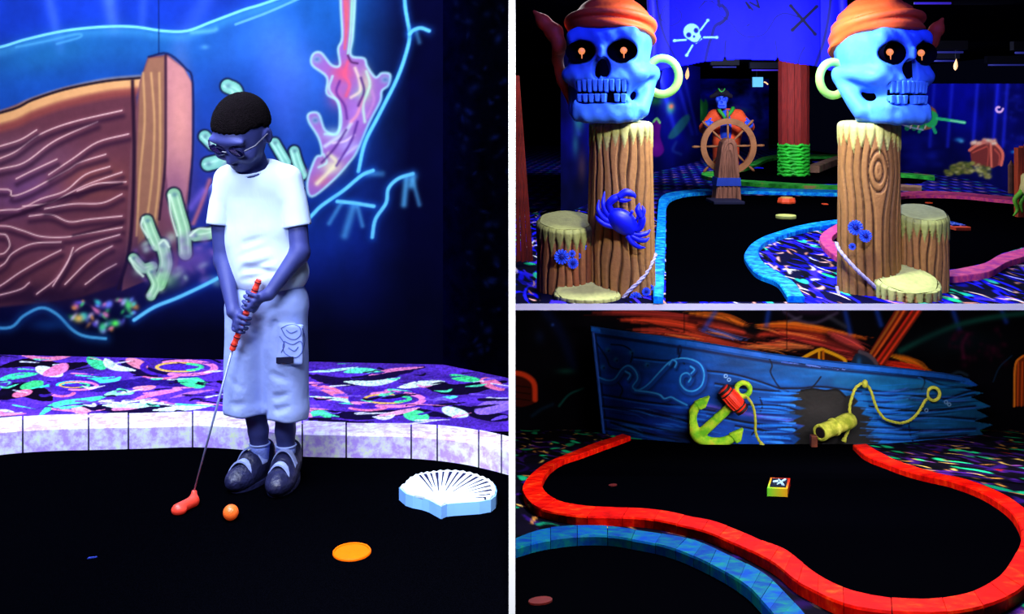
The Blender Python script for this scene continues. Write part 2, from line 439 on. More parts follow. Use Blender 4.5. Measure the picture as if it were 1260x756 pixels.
# ---------------------------------------------------------------- the partition between the rooms and the floor slab of the skull room
YD = 2.2
hw = 4.0/F*YD
struct(MB().box(-hw, hw, YD+0.01, 38, -3.2, 3.4).build('wall_center', M['black']))
struct(MB().box(-hw, hw, YD, YD+0.009, -3.2, 3.4).build('trim_1', M['white_edge']))
th = 8.0/F*FRONT_U
struct(MB().box(hw+0.002, 9.5, FRONT_U+0.012, 38, ZU-th, ZU-0.004).build('floor', M['black']))
struct(MB().box(hw+0.002, 9.5, FRONT_U-0.002, FRONT_U+0.011, ZU-th, ZU).build('trim_2', M['white_edge']))

# ================================================================ ROOM OF THE BOY
def wallL(px, py):
    Y = 4.559/(1+0.0844*(px-630)/F)
    return ((px-CX)/F*Y, Y, np.maximum(CZ-(py-HY)/F*Y, 0.001))
c = Canvas(-330, -120, 545, 453, 1.25)
def base(X, Y):
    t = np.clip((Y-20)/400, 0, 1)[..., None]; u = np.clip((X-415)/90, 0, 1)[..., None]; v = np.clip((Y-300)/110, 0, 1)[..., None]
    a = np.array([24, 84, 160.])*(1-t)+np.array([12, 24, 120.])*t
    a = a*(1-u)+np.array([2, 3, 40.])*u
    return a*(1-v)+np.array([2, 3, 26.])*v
c.base(base)
# water above the surface line
c.fill([(-330, -120), (345, -120), (345, 0), (300, 12), (260, 27), (230, 38), (200, 38), (165, 33), (127, 33), (79, 38), (30, 49), (0, 58), (-150, 98), (-330, 130)], (18, 52, 168), 0.95, 6)
for x0, y0, x1, y1, w, a in [(125, -60, 140, 34, 9, .5), (52, -40, 74, 60, 7, .35), (270, -30, 220, 60, 12, .25), (180, -60, 175, 30, 6, .25)]:
    c.stroke([(x0, y0), (x1, y1)], w, (90, 130, 240), a, glow=True, n=1)
c.noise(0.35, 60, 3, 90)
c.blob(60, 65, 80, 22, (34, 120, 170), 0.55, -0.2); c.blob(200, 60, 90, 20, (34, 110, 170), 0.4)
c.blob(300, 55, 60, 40, (50, 120, 215), 0.55, -0.5); c.blob(360, 80, 30, 60, (90, 140, 250), 0.55, -0.45); c.blob(345, 120, 22, 70, (80, 120, 240), 0.5, -0.25)
c.blob(280, 150, 70, 90, (30, 60, 150), 0.5); c.blob(250, 230, 30, 60, (60, 50, 150), 0.5)
wl = [(-330, 126), (-150, 90), (-60, 70), (0, 58), (30, 49), (79, 38), (127, 33), (165, 33), (200, 38), (230, 38), (260, 27), (300, 12), (320, 6), (360, -8)]
c.stroke([(x, y+6) for x, y in wl], 7, (60, 150, 200), 0.5, glow=True); c.stroke(wl, 1.6, (120, 215, 245), 0.95, 1.4)
c.stroke([(20, 58), (60, 50), (95, 42), (98, 46), (70, 54)], 1.6, (90, 180, 220), 0.5, glow=True)
c.stroke([(290, 30), (330, 15), (375, -5)], 1.5, (110, 190, 240), 0.7, 1.2)
c.stroke([(236, 40), (260, 38), (266, 36)], 3, (110, 200, 230), 0.5, glow=True); c.blob(252, 58, 5, 3, (90, 170, 220), .6)
c.stroke([(195, -100), (195.5, 66)], 0.7, (8, 20, 60), 0.7, 1, n=1)
# the wrecked hull
hull = [(-330, 210), (-150, 168), (0, 137), (40, 121), (80, 108), (130, 99), (168, 97), (170, 150), (166, 250), (158, 330), (142, 352), (100, 366), (60, 372), (0, 378), (-150, 385), (-330, 390)]
c.fill(hull, (98, 52, 62), 1, 4)
c.blob(40, 230, 60, 30, (120, 80, 150), 0.55, -0.4); c.blob(110, 220, 50, 25, (150, 80, 60), 0.6); c.blob(20, 300, 50, 22, (110, 60, 80), 0.5); c.blob(100, 300, 60, 18, (120, 66, 80), 0.6)
c.blob(20, 190, 60, 25, (130, 90, 110), 0.5); c.blob(60, 365, 90, 16, (30, 14, 40), 0.85); c.blob(140, 345, 30, 18, (35, 16, 45), 0.8)
c.stroke([(-330, 220), (-150, 178), (0, 146), (40, 130), (80, 117), (130, 106), (172, 102)], 8, (240, 180, 110), 0.9, 7)
c.stroke([(-330, 212), (-150, 170), (0, 139), (40, 123), (80, 110), (130, 100), (172, 96)], 1.6, (20, 14, 30), 0.9, 2)
c.stroke([(-330, 232), (-150, 190), (0, 158), (40, 142), (80, 128), (130, 117), (168, 112)], 5, (150, 70, 60), 0.7, 6)
grain = [[(-120, 250), (0, 233), (15, 241), (35, 235), (60, 222), (85, 208), (98, 200), (130, 190)], [(-100, 270), (0, 259), (25, 257), (50, 245), (80, 235), (105, 215), (135, 205)],
 [(28, 254), (60, 250), (85, 238), (110, 226), (150, 212)], [(36, 266), (62, 264), (85, 273), (110, 270), (150, 266)], [(55, 257), (90, 251), (125, 250), (150, 239)],
 [(-60, 285), (0, 278), (25, 283), (50, 291), (80, 292), (110, 287), (150, 280)], [(0, 288), (8, 290), (12, 302), (6, 311), (0, 313)], [(-50, 345), (0, 328), (15, 312), (40, 300), (75, 298)],
 [(-20, 360), (0, 352), (25, 335), (55, 318), (75, 308)], [(45, 362), (70, 342), (90, 312), (110, 300), (147, 289)], [(65, 352), (82, 325), (90, 305)], [(80, 350), (105, 325), (125, 310), (138, 303)],
 [(105, 350), (125, 335), (143, 325)], [(-80, 225), (0, 208), (30, 200), (60, 178), (82, 166), (120, 150)], [(0, 195), (20, 186), (50, 165), (90, 150), (150, 136)], [(60, 215), (90, 195), (120, 175), (158, 165)],
 [(95, 235), (120, 226), (155, 224)], [(20, 220), (40, 210), (70, 196)], [(0, 180), (25, 172), (45, 160)], [(-40, 372), (20, 358), (36, 348)]]
for i, g in enumerate(grain):
    c.stroke([(x+1, y+7) for x, y in g], 3.6, (40, 18, 40), 0.6, glow=True); c.stroke(g, 3.4, (170, 100, 110), 0.35, glow=True); c.stroke(g, 0.75, (255, 214, 200), 0.85, 1.3)
c.stroke([(0, 272), (40, 258), (80, 243), (150, 226)], 2.2, (45, 20, 40), 0.8, glow=True); c.stroke([(90, 290), (150, 275)], 2.2, (45, 20, 40), 0.7, glow=True)
# stern post and boards
c.fill([(160, 190), (172, 100), (182, 70), (206, 67), (226, 84), (236, 102), (236, 190), (230, 260), (218, 330), (150, 358), (155, 300)], (112, 66, 74), 1, 2.5)
c.fill([(204, 68), (226, 84), (236, 102), (236, 190), (228, 250), (210, 262), (203, 200)], (196, 132, 130), 0.95, 3)
c.blob(222, 150, 12, 60, (235, 160, 140), 0.6); c.blob(215, 240, 20, 40, (120, 70, 110), 0.6)
c.fill([(172, 104), (183, 72), (202, 70), (202, 200), (194, 280), (170, 300), (168, 200)], (150, 104, 76), 0.9, 3)
for xs in [(176, 178, 172, 168), (186, 190, 187, 178), (196, 197, 196, 188)]:
    c.stroke([(xs[0], 90), (xs[1], 150), (xs[2], 220), (xs[3], 290)], 1.6, (230, 180, 110), 0.6, glow=True)
c.stroke([(204, 68), (204, 140), (203, 205), (196, 270)], 1.6, (40, 20, 40), 0.8, 2); c.stroke([(163, 100), (165, 200), (160, 300), (146, 355)], 2.2, (30, 14, 34), 0.85, 2.5)
c.stroke([(183, 70), (206, 66), (228, 84), (237, 102), (237, 190), (231, 262)], 1.4, (20, 20, 60), 0.8, 2)
c.blob(190, 330, 45, 30, (28, 16, 60), 0.85)
# coral
def coral(fingers, out, bodycol, hi):
    for pts, w in fingers: c.stroke(pts, w+2.4, (10, 14, 40), 0.9, 2.5)
    for pts, w in fingers: c.stroke(pts, w, bodycol, 1, 1.5)
    for pts, w in fingers:
        c.stroke(pts, w*0.72, hi, 0.75, glow=True); c.stroke([(x-w*0.55, y) for x, y in pts], 1.3, out, 0.9, glow=True); c.stroke([(x+w*0.5, y+1) for x, y in pts], 1.1, out, 0.6, glow=True)
        c.stroke([(x+w*0.1, y+w*0.2) for x, y in pts], w*0.25, bodycol, 0.6, glow=True); c.blob(pts[0][0]+w*.1, pts[0][1]-w*.05, w*.5, w*.42, (70, 110, 130), .6)
        for k in range(3): c.blob(pts[-1][0]+RNG.uniform(-w, w), pts[-1][1]+RNG.uniform(-w, w), w*.6, w*.5, [(150, 110, 180), out, bodycol][k], .45)
coral([([(181, 272), (186, 286), (193, 302)], 7), ([(214, 240), (220, 262), (226, 284), (228, 312)], 8), ([(164, 318), (176, 330), (188, 328)], 6), ([(200, 302), (204, 325), (196, 350)], 8), ([(240, 290), (256, 288), (268, 284)], 7), ([(186, 335), (192, 350), (186, 364)], 6)],
      (215, 255, 205), (130, 190, 140), (190, 245, 190))
for i in range(40):
    x = RNG.uniform(166, 268); y = RNG.uniform(285, 350); c.blob(x, y, RNG.uniform(3, 8), RNG.uniform(3, 7), [(150, 110, 180), (180, 240, 190), (110, 80, 150), (200, 250, 200), (90, 70, 130)][i % 5], .5, RNG.uniform(-1, 1))
for q in ([(176, 268), (174, 278), (182, 292)], [(208, 240), (210, 262), (218, 290)], [(160, 318), (166, 330), (176, 340)], [(196, 300), (202, 296), (208, 304)], [(234, 290), (244, 282), (258, 282)]): c.stroke(q, 1.6, (225, 255, 215), .9, glow=True)
c.blob(222, 325, 20, 16, (120, 80, 160), 0.6); c.blob(245, 318, 18, 14, (130, 90, 170), 0.6); c.blob(205, 345, 14, 10, (130, 230, 120), 0.5)
c.stroke([(238, 275), (248, 250), (258, 222)], 3, (230, 120, 110), 0.6, glow=True); c.stroke([(235, 255), (250, 235)], 5, (140, 110, 220), 0.5, glow=True)
coral([([(252, 168), (262, 178)], 7), ([(256, 202), (272, 198)], 8), ([(280, 106), (290, 112), (292, 130)], 8), ([(338, 176), (345, 188), (352, 200)], 6), ([(362, 186), (366, 200), (372, 215)], 6)], (190, 250, 220), (110, 190, 170), (170, 235, 200))
big = [(420, -60), (438, -60), (437, 0), (434, 45), (432, 68), (448, 72), (452, 82), (462, 95), (470, 90), (480, 92), (478, 105), (470, 112), (468, 125), (455, 150), (440, 185), (430, 200), (410, 222), (384, 242), (378, 225), (388, 195), (396, 190), (392, 170), (380, 150), (380, 140), (392, 140), (400, 160), (415, 165), (418, 145), (416, 125), (402, 115), (402, 95), (384, 80), (385, 67), (395, 65), (408, 80), (418, 80), (416, 60), (421, 45), (419, 0)]
c.fill(big, (8, 14, 60), 0.8, 7, 4); c.fill(big, (150, 100, 180), 1, 1.5, 4)
for x, y, rx, ry, q, a in [(422, 90, 14, 12, (235, 80, 110), .75), (415, 120, 12, 14, (205, 90, 150), .6), (427, 10, 4, 40, (230, 90, 90), .7), (434, 10, 3, 40, (120, 230, 160), .6), (450, 105, 8, 20, (230, 220, 150), .6), (440, 140, 12, 18, (180, 120, 210), .6), (408, 205, 14, 10, (235, 235, 170), .7), (395, 222, 12, 8, (220, 110, 100), .5), (430, 180, 14, 10, (190, 200, 250), .5), (412, 165, 16, 8, (190, 220, 220), .6), (445, 115, 10, 8, (120, 220, 160), .4)]:
    c.blob(x, y, rx, ry, q, a)
for q, w_, col in (([(437, 84), (442, 98), (443, 112), (432, 120)], 2.2, (245, 225, 190)), ([(451, 88), (455, 105), (447, 128), (449, 150)], 2.0, (190, 245, 200)), ([(409, 94), (405, 110), (416, 127), (420, 150), (414, 164), (400, 165)], 1.8, (175, 235, 235)), ([(432, 152), (424, 164), (412, 172), (400, 180)], 2.6, (210, 230, 235)), ([(405, 190), (414, 200), (404, 212), (390, 226)], 3.0, (240, 240, 180)),
   ([(439, 180), (428, 188), (418, 196)], 2.2, (200, 190, 245)), ([(428, 76), (424, 92), (430, 104), (426, 118)], 2.6, (235, 90, 120)), ([(446, 120), (440, 140), (432, 150)], 2.4, (235, 150, 170)), ([(458, 112), (460, 125), (452, 144)], 2.2, (190, 130, 190)), ([(392, 206), (402, 200), (398, 190)], 1.6, (180, 240, 220)), ([(410, 176), (424, 174), (436, 166)], 1.6, (235, 215, 235)),
   ([(444, 96), (448, 112), (441, 130)], 1.8, (70, 30, 110)), ([(418, 100), (414, 114), (424, 130), (427, 146)], 1.8, (90, 40, 130)), ([(426, 160), (412, 182), (396, 200)], 1.8, (80, 40, 120)), ([(440, 150), (432, 174), (414, 204)], 1.8, (80, 40, 130)), ([(428, 68), (432, 76), (440, 78)], 1.4, (60, 20, 70)), ([(424, 0), (426, 30), (424, 60)], 1.6, (220, 90, 100)), ([(433, 0), (431, 40), (428, 66)], 1.4, (150, 235, 190))):
    c.stroke(q, w_, col, 0.75, glow=True)
c.stroke(big+[big[0]], 1.8, (175, 245, 240), 0.75, glow=True)
for p in [(390, 73), (388, 148), (474, 98)]: c.blob(p[0], p[1], 6, 5, (120, 200, 200), 0.6); c.blob(p[0], p[1], 3, 2.4, (60, 90, 150), 0.6)
c.stroke([(441, 211), (425, 240), (405, 250), (384, 262)], 10, (8, 14, 60), 0.6, glow=True)
# cyan contour of the reef
reef = [(497, -60), (498, 0), (501, 23), (504, 42), (501, 61), (489, 96), (466, 142), (449, 176), (441, 211)]
for q in (reef, [(504, 42), (509, 37), (518, 34.5), (528, 38)], [(350, 300), (383, 266), (396, 253), (422, 235), (445, 216), (459, 210)], [(415, 248), (435, 250), (460, 254)], [(458, 292), (462, 270), (475, 250), (478, 232), (490, 220), (508, 214)], [(165, 394), (190, 378), (222, 365), (267, 343), (300, 322)]):
    c.stroke(q, 6, (30, 110, 220), 0.45, glow=True); c.stroke(q, 2.2, (105, 215, 250), 0.95, 2.0)
for q, w, a in [([(420, 250), (405, 275)], 3, .5), ([(435, 254), (424, 290)], 5, .55), ([(440, 254), (446, 278)], 3, .5), ([(500, 220), (497, 252)], 4, .7), ([(508, 222), (516, 252)], 3, .5), ([(452, 214), (470, 214)], 4, .4), ([(512, 38), (516, 52)], 3, .4), ([(508, 218), (506, 228)], 5, .7)]:
    c.stroke(q, w, (90, 190, 240), a, glow=True, n=1)
q = [(-80, 420), (-20, 405), (13, 403), (29, 389), (51, 379), (70, 387), (89, 406), (105, 414), (130, 417)]
c.stroke(q, 7, (20, 80, 150), 0.5, glow=True); c.stroke(q, 1.8, (80, 180, 225), 0.85, 2)
c.blob(60, 400, 22, 8, (14, 60, 120), 0.6)
for i in range(60):
    x = 90+abs(RNG.normal(0, 1))*0+RNG.uniform(0, 78); y = 366+RNG.uniform(0, 42)*(0.5+0.5*math.sin((x-85)/80*math.pi))
    c.blob(x, y, RNG.uniform(2, 6), RNG.uniform(2, 4), [(70, 240, 110), (110, 90, 230), (200, 190, 250), (250, 160, 70), (120, 140, 250), (240, 130, 180), (60, 220, 200)][i % 7], RNG.uniform(.35, .9), RNG.uniform(-1, 1))
c.blob(142, 398, 5, 4, (90, 255, 90), 1); c.blob(158, 376, 4, 6, (90, 240, 120), .9); c.blob(97, 392, 6, 5, (255, 200, 90), .9); c.blob(126, 403, 4, 5, (70, 230, 130), .9)
GAIN_L = (0.80, 0.72, 0.68)
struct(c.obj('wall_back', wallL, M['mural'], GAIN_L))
w = MB(); a = wallL(-330, 0); b = wallL(545, 0)
w.hexa([(a[0], a[1]+.01, 0), (b[0], b[1]+.01, 0), (b[0], b[1]+.1, 0), (a[0], a[1]+.1, 0), (a[0], a[1]+.01, 2.7), (b[0], b[1]+.01, 2.7), (b[0], b[1]+.1, 2.7), (a[0], a[1]+.1, 2.7)])
o = w.build('backing', M['navy'], bpy.data.objects['wall_back'])
# dark side wall running towards the partition, rough rock texture
c = Canvas(545, -120, 627, 470, 2.0)
c.base(lambda X, Y: np.stack([0.6+0*X, 1+0*X, 22-17*np.clip((X-545)/50, 0, 1)], -1))
for i in range(90): c.blob(RNG.uniform(560, 626), RNG.uniform(-60, 440), RNG.uniform(2, 6), RNG.uniform(1, 4), (10, 22, 90), RNG.uniform(.1, .5), RNG.uniform(-2, 2))
def wallLS(px, py):
    Y = 1/((1/4.586)+(1/4.35-1/4.586)*(px-545)/83.0); return ((px-CX)/F*Y, Y, np.maximum(CZ-(py-HY)/F*Y, 0.001))
struct(c.obj('wall_right', wallLS, mat_col('dark_rock_paint', 0.95, 0.5, 14, 0.0, 0.8, 30), GAIN_L))
# floor: black concrete base, printed carpet, turf
struct(MB().box(-5, -hw-0.002, 1.6, 5.0, -0.12, -0.004).build('floor', M['black']))
c = Canvas(-330, 431, 627, 531, 1.1, 0.6)
c.base(lambda X, Y: np.stack([84+0*X, 44+0*X, 178+0*X], -1)); c.noise(0.35, 40, 5, 8)
def sweep(q, w, col, a=1): c.stroke(q, w, col, a, 0.9, taper=True, asp=0.42)
SW = [
 ([(0, 452), (40, 446), (70, 452), (110, 447)], 14, (14, 6, 30)), ([(150, 445), (190, 462), (250, 470)], 15, (22, 8, 60)), ([(270, 470), (320, 478), (372, 470)], 15, (14, 6, 34)), ([(0, 490), (30, 480), (60, 492)], 20, (10, 4, 24)),
 ([(60, 470), (120, 478), (180, 470), (230, 476)], 12, (40, 20, 120)), ([(100, 500), (160, 506), (230, 500)], 14, (20, 8, 50)), ([(380, 462), (430, 470), (520, 452)], 13, (24, 10, 60)), ([(520, 470), (560, 480), (620, 470)], 16, (16, 6, 40)),
 ([(385, 505), (440, 512), (500, 506), (560, 514)], 13, (18, 8, 50)), ([(560, 500), (600, 512), (628, 515)], 14, (14, 6, 40)), ([(200, 444), (240, 442), (270, 446)], 9, (16, 6, 50)),
 ([(0, 468), (20, 463), (45, 460)], 8, (70, 240, 170)), ([(28, 438), (60, 442), (90, 437)], 6, (255, 130, 175)), ([(48, 452), (60, 458), (74, 462)], 12, (240, 250, 250)), ([(56, 462), (70, 456), (80, 448)], 11, (255, 130, 185)),
 ([(110, 440), (120, 448), (126, 454)], 10, (70, 230, 150)), ([(130, 442), (140, 452), (165, 456)], 8, (225, 250, 230)), ([(158, 442), (168, 447), (178, 454)], 10, (255, 140, 165)), ([(28, 478), (40, 474), (50, 470)], 10, (70, 225, 130)),
 ([(18, 488), (28, 484), (36, 481)], 9, (255, 120, 160)), ([(40, 458+20), (90, 470), (140, 464)], 5, (60, 220, 190)), ([(48, 512), (70, 498), (110, 492), (130, 488)], 7, (80, 235, 170)), ([(90, 500), (104, 508), (116, 514)], 10, (255, 170, 185)),
 ([(92, 466), (110, 470), (140, 468), (148, 464)], 5, (80, 235, 210)), ([(128, 499), (160, 500), (200, 496)], 8, (205, 250, 225)), ([(130, 486), (150, 483), (162, 484)], 8, (150, 250, 190)), ([(165, 492), (195, 484), (222, 480)], 6, (255, 130, 190)),
 ([(190, 505), (230, 502), (262, 498)], 8, (225, 250, 235)), ([(210, 490), (235, 484), (262, 480)], 4, (190, 110, 240)), ([(225, 466), (236, 470), (246, 476)], 14, (70, 235, 150)), ([(165, 478), (178, 478), (190, 476)], 7, (255, 150, 170)), ([(0, 522), (6, 520), (10, 524)], 12, (255, 140, 190)),
 ([(385, 474), (410, 482), (432, 496)], 9, (255, 120, 160)), ([(380, 488), (420, 492), (440, 496)], 5, (210, 250, 240)), ([(425, 470), (460, 472), (490, 466)], 8, (225, 250, 240)), ([(455, 462), (480, 456), (520, 452)], 5, (255, 130, 190)), ([(490, 478), (520, 472), (545, 470)], 9, (230, 250, 235)),
 ([(425, 458), (445, 456), (470, 458)], 8, (100, 240, 190)), ([(555, 462), (570, 466), (590, 468)], 9, (70, 235, 140)), ([(596, 466), (604, 472), (618, 480)], 11, (255, 120, 165)), ([(505, 508), (512, 512), (520, 516)], 14, (80, 245, 150)), ([(465, 512), (490, 508), (515, 502)], 6, (255, 160, 200)),
 ([(548, 502), (560, 508), (572, 512)], 12, (225, 255, 240)), ([(380, 512), (395, 508), (405, 514)], 8, (70, 230, 150)), ([(535, 492), (550, 490), (562, 488)], 5, (90, 230, 220)), ([(380, 458), (410, 456), (440, 452)], 4, (190, 240, 240)), ([(590, 508), (610, 500), (628, 498)], 18, (150, 110, 235)),
 ([(-150, 470), (-90, 462), (-30, 470)], 10, (255, 130, 180)), ([(-140, 500), (-80, 490), (-20, 500)], 10, (80, 230, 160)), ([(-120, 450), (-70, 446), (-20, 450)], 8, (225, 250, 240)), ([(-150, 520), (-80, 516), (-10, 512)], 12, (20, 8, 50)),
 ([(300, 450), (320, 446), (360, 450)], 6, (80, 230, 170)), ([(280, 462), (310, 460), (350, 466)], 6, (255, 130, 180)), ([(300, 495), (330, 490), (370, 496)], 8, (225, 250, 240))]
for q, w, col in SW: sweep(q, w, col)
def ring(cx, cy, rx, ry, w, col, a0=0, a1=6.28, a=1):
    t = np.linspace(a0, a1, 30); c.stroke(list(zip(cx+rx*np.cos(t), cy+ry*np.sin(t))), w, col, a, 0.9, n=1, asp=0.42)
for cx, cy in ((222, 452), (478, 491), (-60, 480), (-200, 462), (92, 474)):
    k = 1.0 if cx != 92 else 0.6
    ring(cx, cy, 46*k, 12*k, 4, (70, 30, 170)); ring(cx+4, cy+1, 38*k, 8.5*k, 4.5*k, (255, 130, 200), -2.2, 2.0); ring(cx-2, cy, 27*k, 5.5*k, 2.4*k, (255, 190, 90), 0.8, 5.6); ring(cx+4, cy, 22*k, 4*k, 3*k, (70, 230, 150), -1.3, 1.3); c.stroke([(cx-16*k, cy), (cx+10*k, cy)], 6*k, (80, 40, 200), 1, 0.9, n=1, asp=0.42)
    ring(cx-26*k, cy+9, 24*k, 5, 3, (255, 120, 175), 0.2, 2.6)
for i in range(300):
    x = RNG.uniform(-330, 620); y = RNG.uniform(438, 522); s = (y-380)/90
    c.stroke([(x, y), (x+RNG.uniform(-14, 14)*s, y+RNG.uniform(-3, 3)*s), (x+RNG.uniform(8, 26)*s, y+RNG.uniform(-3, 3)*s)], RNG.uniform(1, 3.6)*s, [(14, 6, 34), (120, 80, 230), (255, 140, 190), (90, 240, 180), (14, 6, 34), (235, 235, 250), (60, 30, 150)][i % 7], 0.9, 0.9, taper=True, asp=0.42)
c.noise(0.35, 2.2, 9, 1.6)
def floorL(px, py): Y = CZ*F/(py-HY); return ((px-CX)/F*Y, Y, 0*Y)
struct(c.obj('floor', floorL, M['carpet'], (1, 1, 1)))
# ---------------------------------------------------------------- curbs (generic): pairs of pixel edges of the top face, laid on a room's floor
def curb_parts(root, A, B, room, h, mt, breaks, n=6, name='brick', chamfer=0.008, gap=0.004, jitter=0.0, mortar=None):
    a = np.array([gp(room, x, y, h) for x, y in A]); b = np.array([gp(room, x, y, h) for x, y in B])
    a = spline(a, n); b = spline(b, n); N = len(a)
    mid = (a+b)/2; s = np.concatenate([[0], np.cumsum(np.linalg.norm(np.diff(mid[:, :2], axis=0), axis=1))])
    def at(arr, t): return np.stack([np.interp(t, s, arr[:, k]) for k in range(3)], -1)
    if breaks is None: cuts = [0, s[-1]]
    elif isinstance(breaks, (int, float)): k = max(1, int(round(s[-1]/breaks))); cuts = list(np.linspace(0, s[-1], k+1))
    else: cuts = [0]+sorted(breaks(s, mid))+[s[-1]]
    def strip(t0, t1, ins, dz, nm, m_):
        k = max(2, int((t1-t0)/(s[-1]/N))+2); t = np.linspace(t0, t1, k)
        pa, pb = at(a, t), at(b, t); w = pb-pa; L = np.linalg.norm(w, axis=1)[:, None]; w = w/L
        pa = pa+w*ins; pb = pb-w*ins; pa[:, 2] += dz; pb[:, 2] += dz
        fa = np.array([floor_z(room, y) for y in pa[:, 1]])+0.001; fb = np.array([floor_z(room, y) for y in pb[:, 1]])+0.001
        cm = chamfer; V = []
        for i in range(k):
            V += [(pa[i][0], pa[i][1], fa[i]), (pa[i][0], pa[i][1], pa[i][2]-cm), tuple(pa[i]+w[i]*cm), tuple(pb[i]-w[i]*cm), (pb[i][0], pb[i][1], pb[i][2]-cm), (pb[i][0], pb[i][1], fb[i])]
        Fc = [(i*6+j, i*6+(j+1) % 6, (i+1)*6+(j+1) % 6, (i+1)*6+j) for i in range(k-1) for j in range(6)]+[(5, 4, 3, 2, 1, 0), tuple((k-1)*6+j for j in range(6))]
        return fix_normals(mesh_obj(nm, V, Fc, m_, root))
    for i in range(len(cuts)-1):
        dz = RNG.uniform(-jitter, jitter) if jitter else 0.0
        strip(cuts[i]+(gap if i else 0), cuts[i+1]-(gap if i < len(cuts)-2 else 0), 0.0, dz, name, mt[i % len(mt)] if isinstance(mt, list) else mt)
    if mortar: strip(cuts[0]+0.004, cuts[-1]-0.004, 0.008, -0.008-jitter, 'mortar', mortar)
    return a, b
def slab_w(name, pts, room, mt, h=0.003):   # the same from plan points
    top = [(p[0], p[1], floor_z(room, p[1])+h) for p in pts]; n = len(top); bot = [(p[0], p[1], p[2]-h+.0006) for p in top]
    return fix_normals(mesh_obj(name, top+bot, [tuple(range(n)), tuple(range(2*n-1, n-1, -1))]+[(i, n+i, n+(i+1) % n, (i+1) % n) for i in range(n)], mt))
def slab(name, loop, room, mt, h=0.004, parent=None):      # thin floor covering from a pixel loop
    top = [gp(room, x, y, h) for x, y in loop]; n = len(top)
    bot = [(p[0], p[1], floor_z(room, p[1])+0.0006) for p in top]
    return fix_normals(mesh_obj(name, top+bot, [tuple(range(n)), tuple(range(2*n-1, n-1, -1))]+[(i, n+i, n+(i+1) % n, (i+1) % n) for i in range(n)], mt, parent))

# ---------------------------------------------------------------- white brick curb behind the boy
M['curbW'] = mat_blotch('white_sponged_brick', rgb(196, 160, 255), rgb(236, 232, 255), rgb(240, 255, 214), 30, 0.5, 0.2, 0.3)
M['mortar'] = mat('grey_mortar', (0.03, 0.025, 0.07), 0.9)
M['mortar_black'] = mat('black_mortar', (0.004, 0.004, 0.006), 0.9, spec=0.0)
A = [(-150, 529), (-60, 521), (0, 530), (27, 529), (30, 511), (110, 508), (237, 505), (310, 502), (370, 517), (430, 519), (506, 520), (560, 524), (600, 531), (626, 539)]
A = [(-320, 566), (-150, 534), (-60, 522), (0, 514), (60, 510), (120, 508.5), (180, 507), (240, 505.5), (300, 508), (360, 516), (430, 519.5), (506, 520), (560, 524), (600, 530.5), (626, 537)]
B = [(-320, 592), (-150, 556), (-60, 541), (0, 531), (60, 526.5), (120, 525), (180, 523.5), (240, 522), (300, 525), (360, 532), (430, 534), (506, 535), (560, 540), (600, 547.5), (626, 554)]
rt = thing('curb', gp('L', 240, 545), 'white and lavender sponged brick curb edging the black turf behind the boy', 'curb')
def brk(s, mid):
    px = CX+F*mid[:, 0]/mid[:, 1]
    return [float(np.interp(x, px, s)) for x in (-270, -195, -120, -40, 28, 109, 158, 237, 316, 372, 426, 506, 538, 589, 617)]
_, bL = curb_parts(rt, A, B, 'L', 0.085, M['curbW'], brk, 6, jitter=0.002, mortar=M['mortar'], gap=0.003)
t = slab_w('turf_mat', [(p[0], p[1]-.002) for p in bL]+[(-hw-.004, 1.7), (-3.4, 1.7)], 'L', M['turf'])
tag(t, 'black putting turf under the boy in front of the white brick curb', 'turf')

# ---------------------------------------------------------------- ball, cup marker, shell marker, speck
M['orange'] = mat('fluorescent_orange_plastic', rgb(255, 110, 40), 0.35, 0.06, 20, spec=0.5, emit=0.2, ecol=rgb(255, 80, 20))
M['orange_disc'] = mat('fluorescent_amber_plastic', rgb(238, 92, 4), 0.5, 0.05, 20, spec=0.05, emit=0.2, ecol=rgb(255, 130, 0))
M['red_club'] = mat('fluorescent_red_rubber', rgb(255, 70, 50), 0.4, 0.06, 20, spec=0.5, emit=0.12, ecol=rgb(255, 40, 24))
gx, gy, gz = gp('L', 284, 641.5, 0.0)
R_ = 0.0222
bm = bmesh.new(); bmesh.ops.create_icosphere(bm, subdivisions=5, radius=R_)
dirs = []
for i in range(170):
    z = 1-2*(i+0.5)/170; r = math.sqrt(1-z*z); a = i*2.39996; dirs.append((r*math.cos(a), r*math.sin(a), z))
D = np.array(dirs)
for v in bm.verts:
    u = np.array(v.co)/R_; d = math.acos(min(1, (D@u).max())); v.co *= 1-0.02*max(0, 1-(d/0.13)**2)
V = [tuple(np.array(v.co)+np.array([gx, gy, R_+0.003])) for v in bm.verts]; Fc = [tuple(x.index for x in f.verts) for f in bm.faces]; bm.free()
tag(mesh_obj('golf_ball', V, Fc, M['orange'], None, True), 'glowing orange dimpled golf ball lying near the red putter head', 'golf ball')
cx, cy, _ = gp('L', 433, 682)
rt = thing('cup_marker', (cx, cy, 0.003), 'flat glowing amber disc marking the hole in the black turf', 'marker')
MB().lathe([(0.046, 0.0), (0.046, 0.003), (0.043, 0.0035), (0.0, 0.0035)], (cx, cy, 0.003), seg=48).build('disc', M['orange_disc'], rt)
MB().lathe([(0.046, 0.0), (0.0515, 0.0), (0.0515, 0.004), (0.0495, 0.0065), (0.0465, 0.0055), (0.046, 0.0)], (cx, cy, 0.003), seg=48).build('rim', M['orange_disc'], rt)
x, y, _ = gp('L', 113, 689)
